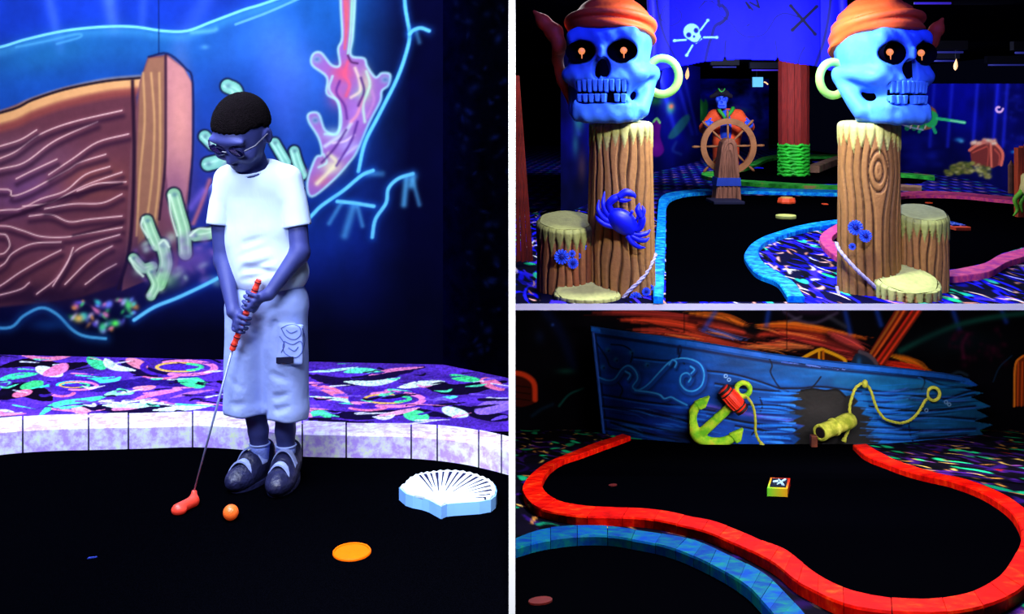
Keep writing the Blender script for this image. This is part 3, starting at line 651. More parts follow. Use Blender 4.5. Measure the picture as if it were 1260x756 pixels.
tag(MB().add([(x-.011, y-.004, .0035), (x+.010, y+.003, .0035), (x+.012, y+.008, .0035), (x-.009, y+.002, .0035), (x-.010, y-.003, .006), (x+.009, y+.003, .0065), (x+.011, y+.007, .006), (x-.008, y+.002, .006)],
    [(0, 3, 2, 1), (4, 5, 6, 7), (0, 1, 5, 4), (1, 2, 6, 5), (2, 3, 7, 6), (3, 0, 4, 7)]).build('paper_scrap', mat('blue_paper', rgb(40, 60, 170), 0.8)), 'tiny blue scrap lying alone on the black turf', 'scrap')
# shell: scalloped fan with ribs, dark rib lines painted in the grooves between them
M['shell'] = mat('white_blue_shell_paint', rgb(226, 240, 255), 0.5, 0.05, 10); M['shell_side'] = mat('light_blue_shell_side', rgb(120, 175, 255), 0.5, 0.08, 10); M['shell_line'] = mat('navy_line_paint', rgb(6, 10, 60), 0.7)
hx, hy, _ = gp('L', 543, 621)                 # hinge of the fan
out = [(491, 599), (497, 595), (501, 590), (507, 586), (514, 583), (521, 581.5), (529, 580.5), (537, 579.5), (546, 578.5), (556, 578.5), (566, 579), (575, 580.5), (584, 582.5), (592, 585.5), (600, 588.5), (606, 592), (610, 597), (611.5, 603), (610, 609), (604, 613.5), (590, 616), (575, 617), (560, 618), (550, 619), (543, 622), (537, 619), (528, 614), (519, 611), (508, 609), (499, 606)]
H = 0.045
loop = np.array([gp('L', x, y, H) for x, y in out]); cen = np.array(gp('L', 545, 613, H))
rt = thing('shell_marker', (cen[0], cen[1], 0.003), 'white scallop shell shaped block with blue sides standing on the black turf', 'shell')
m = MB(); n = len(loop); m.prism([(p[0], p[1], 0.004) for p in loop], (0, 0, H-0.008)); m.build('base', M['shell_side'], rt)
m = MB()                                       # fan top: ribs from hinge to rim
hinge = np.array(gp('L', 541, 616, H)); ins = cen+(loop-cen)*0.97
fan = [i for i in range(3, 22)]
for i in range(n):
    a, b = ins[i], ins[(i+1) % n]; mdl = (a+b)/2; up = np.array([0, 0, 0.004])
    V = [hinge, a, mdl+up, b, hinge-[0, 0, .006], a-[0, 0, .006], b-[0, 0, .006], hinge+(mdl-hinge)*0.45+[0, 0, .006]]
    m.add(V, [(0, 1, 7), (1, 2, 7), (2, 3, 7), (3, 0, 7), (1, 5, 6, 3, 2), (0, 4, 5, 1), (3, 6, 4, 0)])
m.build('fan', M['shell'], rt)
for k, i in enumerate(range(4, 20)):
    e = ins[i]; l = 0.45 if k % 3 else 0.30
    a = hinge+(e-hinge)*l+[0, 0, .0035]; b = hinge+(e-hinge)*0.93+[0, 0, .0015]
    d = np.cross((b-a), [0, 0, 1]); d /= np.linalg.norm(d); wd = 0.0055 if k % 2 else 0.0035
    MB().hexa([a-d*.0006-[0, 0, .003], b-d*wd-[0, 0, .003], b+d*wd-[0, 0, .003], a+d*.0006-[0, 0, .003], a-d*.0006, b-d*wd+[0, 0, .002], b+d*wd+[0, 0, .002], a+d*.0006]).build('rib_line', M['shell_line'], rt)
# ---------------------------------------------------------------- the boy with the putter
Y0 = 3.08; U = Y0/F                            # one pixel at his depth, in metres
def Q(px, py, d=0.0):                          # pixel and depth offset (pixels, + away) at his place
    return np.array(P(px, py, Y0+d*U))
M['skin'] = mat('skin', rgb(58, 64, 130), 0.55, 0.10, 20, 0.05, 200, spec=0.35)
M['shirt'] = mat('white_cotton', rgb(206, 222, 255), 0.85, 0.02, 10, 0.15, 26, spec=0.1, stretch=(1, 1, .5))
M['shorts'] = mat('pale_blue_white_cotton', rgb(168, 186, 255), 0.85, 0.05, 10, 0.4, 13, spec=0.1)
M['hair'] = mat('short_dark_hair', rgb(11, 6, 9), 0.95, 0.4, 120, 0.6, 300, spec=0.05)
M['shoe'] = mat('dark_navy_leather', rgb(26, 28, 66), 0.45, 0.35, 40, 0.3, 60, spec=0.5)
M['strap'] = mat('pale_velcro', rgb(165, 180, 245), 0.6); M['sock'] = mat('pale_sock', rgb(140, 160, 250), 0.9, 0.06, 60, 0.4, 160)
M['print'] = mat('grey_print', rgb(84, 100, 190), 0.8); M['dark_label'] = mat('dark_label', rgb(18, 16, 50), 0.7)
M['lens'] = mat('dark_lens', rgb(14, 16, 60), 0.15, spec=0.8); M['frame'] = mat('glasses_frame', rgb(16, 16, 60), 0.3, spec=0.6); M['lip'] = mat('lip', rgb(40, 34, 90), 0.5)
boy = thing('person', (Q(327, 602)[0], Y0, 0.0), 'boy in white T-shirt and long pale shorts looking down at a putter', 'person')
lo = Q(240, 640, 0)-[0, .32, .1]; hi = Q(396, 95, 0)+[0, .22, .02]; lo[2] = -0.02
f = Field(lo, hi, 0.0034)
# head frame: looks down and a little to his right (viewer's left)
fw = np.array([-0.30, -0.74, -0.60]); fw /= np.linalg.norm(fw)
up = np.array([0.10, 0.0, 1.0]); up -= fw*up.dot(fw); up /= np.linalg.norm(up); rt_ = np.cross(fw, up); RH = np.array([rt_, fw, up])
HC = Q(297, 155, -22)
def hd(x, y, z): return HC+(rt_*x+fw*y+up*z)*U
f.add(ell(HC, np.array([31, 38, 35])*U, RH))
f.add(ell(hd(0, 10, -24), np.array([25, 25, 27])*U, RH), 12*U)
f.add(ell(hd(0, 20, -43), np.array([13, 12, 9])*U, RH), 10*U)        # chin
f.add(cap(hd(0, 32, -8), hd(0, 40, -23), 3.0*U, 4.2*U), 7*U)           # nose
f.add(ell(hd(4.2, 35.5, -24), np.array([3, 3.6, 2.6])*U, RH), 3*U); f.add(ell(hd(-4.2, 35.5, -24), np.array([3, 3.6, 2.6])*U, RH), 3*U)
f.add(ell(hd(0, 34, 4), np.array([24, 6, 5])*U, RH), 8*U)             # brow
for s in (-1, 1):
    f.sub(ell(hd(12*s, 40, -7), np.array([8, 6, 5])*U, RH), 5*U); f.add(ell(hd(12*s, 32, -8), np.array([6.5, 5, 4.5])*U, RH), 1.5*U)
    f.add(ell(hd(18*s, 27, -22), np.array([9, 8, 8])*U, RH), 8*U)
    f.add(ell(hd(32*s, -2, -12), np.array([4, 8, 11])*U, RH), 3*U); f.sub(ell(hd(36.5*s, 1, -11), np.array([3, 4.5, 7])*U, RH), 2*U)
f.add(ell(hd(0, 32, -34), np.array([8, 3.4, 2.2])*U, RH), 2*U); f.add(ell(hd(0, 31, -38), np.array([7, 3.4, 2.2])*U, RH), 2*U)
f.add(cap(Q(306, 185, 6), Q(316, 222, 12), 17*U, 20*U), 8*U)           # neck
f.add(ell(Q(317, 262, 8), np.array([45, 24, 50])*U), 14*U); f.add(ell(Q(328, 350, 8), np.array([42, 26, 52])*U), 14*U)   # trunk, inside the clothes
# boy's right arm (viewer's left): hangs, elbow slightly bent to the grip
GA, GB = Q(318, 346, -40), Q(286, 430, -38); gd = (GB-GA)/np.linalg.norm(GB-GA)
def G(t): return GA+(GB-GA)*t
WR, WL = Q(287, 384, -36), Q(331, 362, -38)
f.add(cap(Q(270, 236, 8), Q(275, 318, 2), 13.5*U, 11.5*U), 4*U); f.add(cap(Q(275, 318, 2), WR, 11.5*U, 7.2*U), 4*U); f.add(ell(Q(275, 322, 2), np.array([11.5, 12, 14])*U), 3*U)
f.add(cap(Q(363, 236, 4), Q(369, 310, -14), 13*U, 11.5*U), 4*U); f.add(cap(Q(369, 310, -14), WL, 11.8*U, 7.2*U), 4*U); f.add(ell(Q(368, 314, -13), np.array([11.5, 11.5, 12])*U), 4*U)
# hands: palms, four curled fingers each wrapped round the grip, a thumb along it
side = np.cross(gd, [0, -1, 0]); side /= np.linalg.norm(side); fr = np.array([0, -1.0, 0]); fr -= gd*fr.dot(gd); fr /= np.linalg.norm(fr)
if side[0] < 0: side = -side                   # side: towards viewer's right
def hand(wrist, t0, sgn):
    ctr = G(t0)+side*sgn*7*U-fr*1.5*U
    Rp = np.array([gd, side, fr]); f.add(ell(ctr, np.array([13.5, 4.8, 8])*U, Rp), 4*U); f.add(cap(wrist, ctr-gd*6*U, 7*U, 6.6*U), 4*U)
    for k, (off, L) in enumerate(((-9.5, 1.0), (-3.4, 1.12), (2.8, 1.05), (8.6, 0.85))):
        g = G(t0)+gd*off*U; r = 2.9*U if k < 3 else 2.5*U
        p = [g+side*sgn*8*U+fr*1*U, g+side*sgn*5.2*U+fr*6.6*U, g-side*sgn*3.4*L*U+fr*7.4*U, g-side*sgn*7.4*L*U+fr*2.8*U]
        for i in range(3): f.add(cap(p[i], p[i+1], r*(1-0.06*i), r*(0.94-0.06*i)), 0.7*U)
    a = ctr-gd*7*U+fr*5*U
    p = [a, a+fr*3.4*U+gd*4*U-side*sgn*2*U, a+fr*4.6*U+gd*13*U-side*sgn*5*U]
    f.add(cap(p[0], p[1], 3.6*U, 3.2*U), 1.2*U); f.add(cap(p[1], p[2], 3.2*U, 2.5*U), 0.8*U)
hand(WR, 0.62, -1); hand(WL, 0.29, 1)
# legs
AL, AR = Q(319, 560, 6), Q(351, 562, 6)
f.add(cap(Q(304, 390, 6), Q(312, 500, 10), 22*U, 15*U), 4*U); f.add(cap(Q(312, 498, 10), Q(318, 530, 20), 13.5*U, 12.5*U), 4*U); f.add(cap(Q(318, 530, 20), Q(321, 576, 32), 12.5*U, 9*U), 3*U)
f.add(cap(Q(352, 390, 6), Q(352, 500, 10), 22*U, 15*U), 4*U); f.add(cap(Q(352, 498, 10), Q(351, 530, 20), 13.5*U, 12.5*U), 4*U); f.add(cap(Q(351, 530, 20), Q(353, 576, 32), 12.5*U, 9*U), 3*U)
f.obj('body', M['skin'], boy)
# hair
f = Field(HC-np.array([46, 50, 46])*U, HC+np.array([46, 50, 46])*U, 0.0034)
f.add(ell(hd(0, -1, 2), np.array([33.5, 40.5, 38.5])*U, RH))
def hairline(X, Y, Z):
    x, y, z = X-HC[0], Y-HC[1], Z-HC[2]
    a, b, c_ = [(v[0]*x+v[1]*y+v[2]*z)/U for v in RH]
    lim = 16-(38-b)*0.42+0.006*a*a*(b > 0)-3*np.exp(-((np.abs(a)-20)/6)**2)*(b > 18)+0.8*np.sin(a*0.9)
    return (lim-c_)*U*0.8
f.cut(hairline, 3*U)
f.warp(lambda X, Y, Z: 0.0010*np.sin(X*520+Y*210)*np.sin(Z*480+Y*300))
f.obj('hair', M['hair'], boy, relax=0)
# glasses
gl = MB()
for s in (-1, 1): gl.tube([hd(13*s+11.0*math.cos(t), 39.5-2.5*abs(math.cos(t) > 0.3), -8+6.2*math.sin(t)) for t in np.linspace(0, 2*math.pi, 20, endpoint=False)], 1.0*U, 6, True)
gl.tube([hd(-3, 43, -6), hd(3, 43, -6)], 1.0*U, 6)
for s in (-1, 1): gl.tube([hd(24*s, 37, -6), hd(32*s, 26, -6), hd(35.5*s, 2, -6)], 1.1*U, 6)
g_ = gl.build('glasses', M['frame'], boy)
for s in (-1, 1):
    pts = [hd(13*s+10.6*math.cos(t), 39.3-2*abs(math.cos(t) > 0.3), -8+5.8*math.sin(t)) for t in np.linspace(0, 2*math.pi, 20, endpoint=False)]
    MB().prism(pts, fw*0.6*U).build('lens', M['lens'], g_)
# shirt
f = Field(Q(240, 375, 0)-[0, .16, 0], Q(396, 180, 0)+[0, .18, 0.0], 0.0034)
f.add(ell(Q(318, 236, 8), np.array([52, 29, 38])*U)); f.add(ell(Q(322, 290, 6), np.array([47, 30, 66])*U), 16*U)
f.add(ell(Q(333, 335, 6), np.array([47, 33, 38])*U), 18*U); f.add(cap(Q(302, 222, 6), Q(330, 222, 6), 26*U), 10*U)
fs = Field(f.lo, f.lo+(f.n-1)*f.cell, f.cell)
fs.add(cap(Q(282, 222, 8), Q(269, 286, 2), 19*U, 17*U)); fs.add(cap(Q(354, 222, 6), Q(368, 288, -8), 19*U, 17.2*U), 2*U)
def slv_hem(X, Y, Z):
    px = CX+F*X/Y; return CZ-(np.where(px < 320, 276+0.10*(px-253), 281-0.16*(px-352))-HY)/F*Y-Z
fs.cut(slv_hem, 1.5*U)
f.sub(cap(Q(300, 160, -18), Q(311, 208, -2), 20*U, 20.5*U), 3*U)          # neck opening
f.add(torus(Q(311, 207, -1), (Q(313, 216, 1)-Q(303, 178, -14)), 20.5*U, 1.5*U), 1*U)
zc = Q(0, 277, 4)[2]
def hem(X, Y, Z):
    px = CX+F*X/Y; return CZ-(353+7*np.sin((px-280)/30.0)-HY)/F*Y-Z
f.cut(hem, 2*U)
k_ = 7*U*np.clip((f.lo[2]+f.cell*np.arange(f.n[2])-(CZ-(262-HY)*U))/(20*U), 0.08, 1)[None, None, :]
h_ = np.maximum(k_-np.abs(f.V-fs.V), 0)/k_; f.V = (np.minimum(f.V, fs.V)-h_*h_*k_*0.25).astype(np.float32)
for p in [((262, 262), (292, 300)), ((288, 318), (340, 300)), ((292, 336), (352, 314)), ((300, 300), (345, 286)), ((352, 250), (356, 278)), ((345, 262), (372, 230)), ((300, 330), (370, 340)), ((296, 346), (330, 338)), ((290, 252), (284, 270))]:
    a, b = Q(*p[0], -27), Q(*p[1], -29); f.sub(cap(a, b, 3.0*U, 1.0*U), 6*U)
f.warp(lambda X, Y, Z: (0.0012*np.sin(X*38+Z*24)*np.sin(Z*30-X*20)).astype(np.float32))
f.obj('t_shirt', M['shirt'], boy)
# shorts
f = Field(Q(262, 535, 0)-[0, .16, 0], Q(392, 335, 0)+[0, .18, 0.0], 0.0034)
f.add(ell(Q(329, 368, 8), np.array([49, 31, 38])*U))
f.add(cap(Q(305, 382, 6), Q(301, 500, 6), 27*U, 26*U), 10*U); f.add(cap(Q(349, 382, 6), Q(353, 502, 6), 29*U, 27.5*U), 10*U)
f.add(cap(Q(303, 500, 6), Q(304, 545, 6), 25*U, 22*U), 3*U); f.add(cap(Q(353, 502, 6), Q(353, 545, 6), 27*U, 23*U), 3*U)
def hem2(X, Y, Z):
    px = CX+F*X/Y; return CZ-(np.where(px < 328, 513, 519)+2.5*np.sin(px/9.0)-HY)/F*Y-Z
f.cut(hem2, 1.5*U)
f.sub(cap(Q(327, 420, -32), Q(326, 532, -24), 3*U, 6*U), 8*U); f.sub(cap(Q(326, 505, -20), Q(326, 535, 20), 3*U, 4*U), 3*U)
for p in [((282, 430), (318, 446)), ((280, 470), (312, 486)), ((335, 462), (372, 476)), ((338, 490), (376, 482)), ((300, 398), (322, 420)), ((338, 398), (330, 424)), ((286, 500), (318, 496)), ((340, 506), (366, 500))]:
    a, b = Q(*p[0], -23), Q(*p[1], -25); f.sub(cap(a, b, 3.0*U, 1.0*U), 6*U)
f.add(rbox(Q(359, 424, -21), np.array([14, 3.5, 24])*U, 2*U), 4*U)          # cargo pocket
f.warp(lambda X, Y, Z: (0.0012*np.sin(X*60+Z*16)*np.sin(Z*22-X*16)).astype(np.float32))
so = f.obj('shorts', M['shorts'], boy)
dg = bpy.context.evaluated_depsgraph_get()
def on_shorts(px, py, lift=0.8):              # lay a print on the front of the shorts
    o0 = Vector((0, 0, CZ)); d = (Vector(P(px, py, 1.0))-o0).normalized()
    w = world_loc(so); ok, loc, nr, _ = so.ray_cast(o0-w, d)
    p = (loc+w) if ok else Vector(Q(px, py, -28))
    return np.array(p-d*lift*U)
pr = MB()
for q in ([(346, 404), (356, 400), (368, 402), (370, 412), (362, 418), (352, 414), (346, 404)], [(350, 420), (360, 424), (370, 420), (372, 432), (364, 440), (352, 436), (348, 428), (350, 420)], [(352, 406), (358, 410), (366, 407)], [(355, 428), (362, 432), (367, 427)], [(344, 414), (350, 424), (346, 434)], [(372, 404), (375, 416), (373, 430)]):
    pts = np.array([on_shorts(x, y, 0.2) for x, y in spline(q, 4)]); pr.tube(pts, 0.55*U, 5)
pr.build('print', M['print'], boy)
MB().prism([on_shorts(x, y, 1.2) for x, y in ((340, 440), (347, 439.7), (354, 439.3), (361, 439), (361, 446.5), (354, 446.7), (347, 446.8), (340, 447))], (0, -1.0*U, 0)).build('label_patch', M['dark_label'], boy)
# socks and shoes
for s, (a, b) in enumerate(((Q(319.5, 546, 24), Q(321, 578, 32)), (Q(351.8, 548, 24), Q(353, 578, 32)))):
    n_ = MB(); n_.tube([a+(b-a)*t for t in np.linspace(0, 1, 9)], np.array([12.0, 12.3, 12.0, 11.4, 11, 10.7, 10.5, 10.5, 10.5])*U, 20); n_.build('sock', M['sock'], boy, True)
    MB().tube([a+[12.3*U*math.cos(t), 12.3*U*math.sin(t), 0] for t in np.linspace(0, 2*math.pi, 24, endpoint=False)], 1.3*U, 6, True).build('sock_cuff', M['shorts'], boy, True)
def shoe(heel, toe, sgn):
    h = np.array(gp('L', *heel)); t = np.array(gp('L', *toe)); h[2] = t[2] = 0.003; d = t-h; L = np.linalg.norm(d); d /= L; w = np.array([d[1], -d[0], 0]); z = np.array([0, 0, 1.0]); Rm = np.array([d, w, z])
    f = Field(np.minimum(h, t)-[.06, .06, .005], np.maximum(h, t)+[.07, .07, .14], 0.0028)
    c0 = lambda a, b, c_: h+d*a*L+w*b+z*c_
    f.add(ell(c0(.28, 0, .04), [L*.36, .038, .05], Rm)); f.add(ell(c0(.70, .002*sgn, .032), [L*.38, .046, .042], Rm), .03); f.add(cap(c0(.24, 0, .06), c0(.2, 0, .085), .036, .037), .02)
    f.add(ell(c0(.52, 0, .06), [L*.24, .037, .042], Rm), .025)
    f.cut(lambda X, Y, Z: 0.010-Z, 0.003)
    so_ = f.obj('shoe', M['shoe'], boy)
    sole = [c0(.02+.96*(0.5-0.5*math.cos(u)), (.041+.007*math.sin(u*.5))*math.sin(u), 0.0) for u in np.linspace(0, 2*math.pi, 26, endpoint=False)]
    MB().prism(sole, (0, 0, .014)).build('sole', M['shoe'], so_)
    for a0, hh in ((.50, .110), (.75, .084)):
        m = MB(); pts = []
        for v in np.linspace(-1, 1, 11): pts.append(c0(a0+.05*v*sgn, v*.042, hh-.034*v*v-.014*abs(v)**3))
        for i in range(10):
            p, q = pts[i], pts[i+1]; o_ = d*.014; m.hexa([p-o_, p+o_, q+o_, q-o_, p-o_+z*.006, p+o_+z*.006, q+o_+z*.006, q-o_+z*.006])
        m.build('strap', M['strap'], so_)
shoe((333, 581), (286, 609), 1); shoe((361, 581), (338, 615), -1)
# ---------------------------------------------------------------- putter held in both hands
M['steel'] = mat('chromed_shaft', rgb(150, 160, 215), 0.3, 0.05, 10, spec=0.6, metal=0.3); M['grip_dark'] = mat('dark_red_grip', rgb(110, 24, 34), 0.6)
hb = np.array(gp('L', 238, 620, 0.0)); sb = np.array(P(239, 604, hb[1]))
pt = thing('putter', (hb[0], hb[1], 0.003), 'child putter with a red rubber head and orange banded grip in the boy\'s hands', 'putter')
MB().tube([G(1.0), sb], [2.0*U*0.8, 1.15*U], 10).build('shaft', M['steel'], pt, True)
gr = MB(); gp_ = []; rr = []
for i in range(57):
    t = -0.02+1.03*i/56; gp_.append(G(t)); rr.append((3.9 if (i // 2) % 2 else 3.4)*U)
gr.tube(gp_, rr, 12); go = gr.build('grip', M['red_club'], pt)
for k in range(9):
    a = G(0.02+k*0.115); MB().lathe([(4.1*U, -0.8*U), (4.1*U, 0.8*U)], a, gd, 14).build('grip_band', M['grip_dark'], go)
f = Field(hb-[.085, .13, .004], hb+[.06, .07, .09], 0.0018)
zf = lambda px, py, h: np.array(gp('L', px, py, h))
t0, t1 = zf(219, 627, .016), zf(238, 617, .018)
f.add(cap(t0, t1, .0165, .016)); f.add(cap(t1, sb+[0, 0, -.006], .013, .0085), .012); f.add(ell(t0+[.004, 0, -.002], [.022, .018, .0145]), .008)
f.cut(lambda X, Y, Z: 0.0035-Z, 0.002)
f.obj('head', M['red_club'], pt)
# ================================================================ ROOM OF THE SKULLS
M['curbB'] = mat_blotch('blue_sponged_curb', rgb(0, 90, 235), rgb(20, 170, 255), rgb(70, 225, 255), 14, 0.5)
M['curbP'] = mat_blotch('pink_sponged_curb', rgb(205, 60, 150), rgb(255, 92, 140), rgb(255, 120, 150), 12, 0.5)
M['curbG'] = mat_blotch('green_curb', rgb(30, 120, 40), rgb(60, 190, 60), rgb(190, 130, 90), 3, 0.6)
M['curbT'] = mat_blotch('tan_curb', rgb(150, 110, 80), rgb(190, 140, 110), rgb(120, 150, 80), 3, 0.6)
# ---- mural walls
def wall_map(pxs, pys):                        # wall standing on the floor line through these pixels
    iy = (np.array(pys, float)-HY)/((CZ-ZU)*F)
    def f(px, py):
        Y = 1/np.interp(px, pxs, iy); return ((px-CX)/F*Y, Y, np.maximum(CZ-(py-HY)/F*Y, ZU+0.001))
    return f
c = Canvas(690, 62, 862, 270, 1.3)
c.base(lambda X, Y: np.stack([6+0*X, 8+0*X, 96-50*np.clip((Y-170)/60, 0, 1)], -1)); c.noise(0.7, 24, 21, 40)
for x0, x1, w in ((812, 832, 3), (832, 852, 2.5), (842, 858, 2), (700, 712, 3)): c.stroke([(x0, 95), (x1, 165)], w, (40, 50, 210), 0.5, glow=True, n=1)
c.blob(806, 124, 8, 6, (40, 150, 70), .8); c.blob(712, 150, 6, 12, (40, 130, 110), .7); c.blob(708, 178, 4, 14, (40, 110, 130), .6); c.blob(716, 205, 5, 18, (120, 80, 60), .4)
c.fill([(803, 152), (808, 146), (813, 152), (812, 168), (817, 185), (810, 193), (801, 190), (798, 178), (803, 168)], (110, 12, 130), .95, 2, 4); c.stroke([(804, 150), (808, 146), (812, 151)], 1.2, (150, 255, 120), .9)
c.blob(807, 182, 5, 7, (150, 30, 160), .6)
c.fill([(822, 168), (836, 148), (846, 141), (849, 146), (842, 158), (830, 170)], (30, 100, 90), .8, 3, 3); c.blob(825, 133, 5, 7, (60, 170, 90), .8); c.blob(826, 131, 3, 3, (230, 90, 60), .9)
c.stroke([(832, 175), (828, 185), (838, 190)], 2, (40, 70, 140), .5, glow=True); c.blob(850, 175, 6, 10, (20, 40, 120), .5)
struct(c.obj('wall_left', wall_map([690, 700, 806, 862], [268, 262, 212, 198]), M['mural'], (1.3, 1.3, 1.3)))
c = Canvas(857, 97, 946, 186, 1.0)
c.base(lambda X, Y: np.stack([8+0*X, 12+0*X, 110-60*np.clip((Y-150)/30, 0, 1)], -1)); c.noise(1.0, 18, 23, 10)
for i in range(10): c.stroke([(RNG.uniform(900, 945), RNG.uniform(104, 150)), (RNG.uniform(900, 945), RNG.uniform(104, 160)), (RNG.uniform(900, 945), RNG.uniform(110, 170))], 3, (34, 50, 190), .35, glow=True)
c.fill([(858, 145), (859, 128), (862, 122), (866, 126), (868, 122), (871, 130), (868, 150)], (30, 130, 50), .9, 2, 3); c.blob(863, 135, 2, 9, (90, 220, 90), .6)
c.blob(905, 133, 8, 4, (120, 80, 160), .6); c.blob(915, 136, 6, 3, (50, 110, 120), .6); c.blob(935, 140, 5, 10, (4, 6, 30), .7)
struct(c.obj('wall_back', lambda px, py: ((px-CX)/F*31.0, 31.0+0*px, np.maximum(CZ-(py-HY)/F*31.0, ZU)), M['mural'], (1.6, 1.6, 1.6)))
struct(MB().box(hw+.002, 10, 36, 36.1, ZU, 2.6).build('wall_back', M['black']))
c = Canvas(1094, 103, 1300, 262, 1.1)
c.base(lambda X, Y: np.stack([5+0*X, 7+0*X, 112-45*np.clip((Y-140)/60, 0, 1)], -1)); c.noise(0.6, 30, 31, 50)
for x in (1150, 1172, 1203, 1228, 1240): c.stroke([(x, 100), (x-6, 180)], 2.4, (34, 44, 220), 0.55, glow=True, n=1)
for i in range(26): c.blob(RNG.uniform(1105, 1160), RNG.uniform(165, 206), RNG.uniform(5, 11), RNG.uniform(3, 6), (22, 30, 150), .3)
for i in range(20): c.blob(RNG.uniform(1236, 1262), RNG.uniform(105, 185), RNG.uniform(2, 5), RNG.uniform(2, 4), (30, 40, 180), .3)
# swordfish
c.fill([(1106, 146), (1108, 122), (1122, 128), (1126, 118), (1138, 118), (1140, 128), (1150, 134), (1154, 146), (1150, 156), (1138, 160), (1122, 158), (1110, 152)], (150, 90, 50), 1, 1.5, 3)
for x in (1127, 1136, 1118): c.stroke([(x-4, 120), (x+3, 138), (x-2, 158)], 3, (30, 140, 80), .95, 1)
for x in (1122, 1131, 1140): c.stroke([(x-4, 124), (x+3, 140), (x-2, 158)], .8, (240, 230, 200), .9, 1)
c.fill([(1138, 140), (1146, 136), (1154, 142), (1152, 154), (1144, 157), (1138, 152)], (40, 180, 90), 1, 1.2, 3); c.stroke([(1153, 146), (1168, 148), (1187, 151)], 1.8, (50, 200, 120), 1, 1); c.stroke([(1170, 148.5), (1187, 151)], 1.0, (150, 240, 180), .8, 1)
c.stroke([(1134, 158), (1131, 162)], 2, (40, 180, 110), .9, 1); c.stroke([(1148, 156), (1151, 163)], 2, (40, 190, 110), .9, 1); c.blob(1143, 144, 3, 3, (10, 40, 40), .9); c.blob(1142.5, 143.5, 1.2, 1.2, (250, 240, 160), .9)
c.stroke([(1106, 152), (1122, 157), (1136, 160)], .8, (200, 190, 230), .8, 1)
# wreck and weed
c.fill([(1193, 183), (1196, 176), (1212, 172), (1226, 174), (1234, 186), (1232, 202), (1222, 207), (1196, 204)], (120, 46, 40), 1, 1.5)
c.stroke([(1193, 185), (1204, 178), (1218, 174), (1228, 180), (1234, 190), (1232, 203)], 1.8, (240, 110, 80), .95, 1); c.stroke([(1219, 175), (1220, 205)], 1.5, (240, 110, 80), .9, 1); c.stroke([(1197, 188), (1208, 183), (1216, 182), (1215, 204)], 1, (200, 80, 60), .8, 1); c.stroke([(1224, 184), (1230, 192), (1229, 203)], 1, (200, 80, 60), .8, 1)
for i in range(26): c.blob(RNG.uniform(1195, 1226), 175+RNG.uniform(-3, 2), 2.2, 2, [(240, 170, 130), (250, 210, 170), (200, 110, 90)][i % 3], .8)
for i in range(120):
    x = RNG.uniform(1164, 1218); y = 212-8*math.sin((x-1160)/60*math.pi)+RNG.uniform(-4, 9)
    c.blob(x, y, 2.6, 1.8, [(150, 140, 60), (110, 110, 40), (190, 180, 100), (70, 80, 30)][i % 4], .8)
c.blob(1180, 172, 5, 2.5, (40, 130, 190), .8); c.blob(1183, 174, 3, 2, (110, 220, 230), .6)
t = np.linspace(0, 5, 16); c.stroke(list(zip(1229+(5-t*.6)*np.cos(t), 134+(5-t*.6)*np.sin(t))), 1.3, (250, 190, 210), .9, 1, n=1); c.blob(1248, 187, 4, 2, (40, 150, 210), .8)
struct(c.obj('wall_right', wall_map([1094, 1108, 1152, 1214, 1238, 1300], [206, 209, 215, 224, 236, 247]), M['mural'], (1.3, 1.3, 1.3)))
struct(MB().box(hw+.002, 10, 8.6, 36, 2.28, 2.34).build('ceiling', M['black']))
# ---- carpets: near part printed with ribbons and flecks, far part a small repeat
XS = 0.3                                       # ribbons are drawn long towards the far wall
c = Canvas(0.02, FRONT_U*XS, 7.4, 12.6*XS, 0.0085, 0.0085)
c.base(lambda X, Y: np.stack([5+0*X, 4+0*X, 34+0*X], -1)); c.noise(0.5, .3, 41)
r = np.random.RandomState(5)
def fleck(x, y, L, w, col, curl, a):
    t = np.linspace(-1, 1, 6); d = a+curl*t; px_ = x+np.cumsum(np.cos(d))*L/6; py_ = y+np.cumsum(np.sin(d))*L/6
    c.stroke(list(zip(px_, py_)), w, col, 1, 0.008, n=1, taper=True)
for i in range(1500): fleck(r.uniform(0, 7.4), r.uniform(1.9, 3.8), r.uniform(.1, .3), r.uniform(.010, .022), [(14, 14, 235), (30, 30, 255), (10, 8, 150), (60, 40, 220)][i % 4], r.uniform(-1.6, 1.6), r.uniform(0, 6.3))
for i in range(800): fleck(r.uniform(0, 7.4), r.uniform(1.9, 3.8), r.uniform(.07, .16), r.uniform(.006, .010), [(255, 225, 205), (250, 180, 160), (255, 245, 240), (230, 150, 120)][i % 4], r.uniform(-1.2, 1.2), r.uniform(0, 6.3))
for i in range(330): fleck(r.uniform(0, 7.4), r.uniform(1.9, 3.8), r.uniform(.06, .10), r.uniform(.016, .028), [(30, 205, 130), (50, 225, 170), (20, 170, 140)][i % 3], r.uniform(-1, 1), r.uniform(0, 6.3))
for i in range(260): fleck(r.uniform(0, 7.4), r.uniform(1.9, 3.8), r.uniform(.08, .2), r.uniform(.010, .02), (2, 2, 8), r.uniform(-1.5, 1.5), r.uniform(0, 6.3))
struct(c.obj('floor', lambda u, v: (u, v/XS, 0*u+ZU), M['carpet'], (1.15, 1.15, 1.15)))
c = Canvas(0.02, 12.6*XS, 9.0, 35*XS, 0.028, 0.028)
c.base(lambda X, Y: np.stack([8+0*X, 8+0*X, 70+0*X], -1)); c.noise(0.8, .12, 43)
for i in range(46):
    for j in range(34):
        x = i*.2+(j % 2)*.1; y = 3.8+j*.2
        c.stroke([(x, y), (x+.05, y+.06), (x+.1, y+.05)], .016, [(230, 170, 190), (60, 190, 160), (120, 110, 240)][(i+2*j) % 3], .8, .02, n=1); c.blob(x+.1, y+.1, .05, .04, (20, 20, 190), .9); c.blob(x+.06, y+.02, .05, .02, (2, 2, 16), .9)
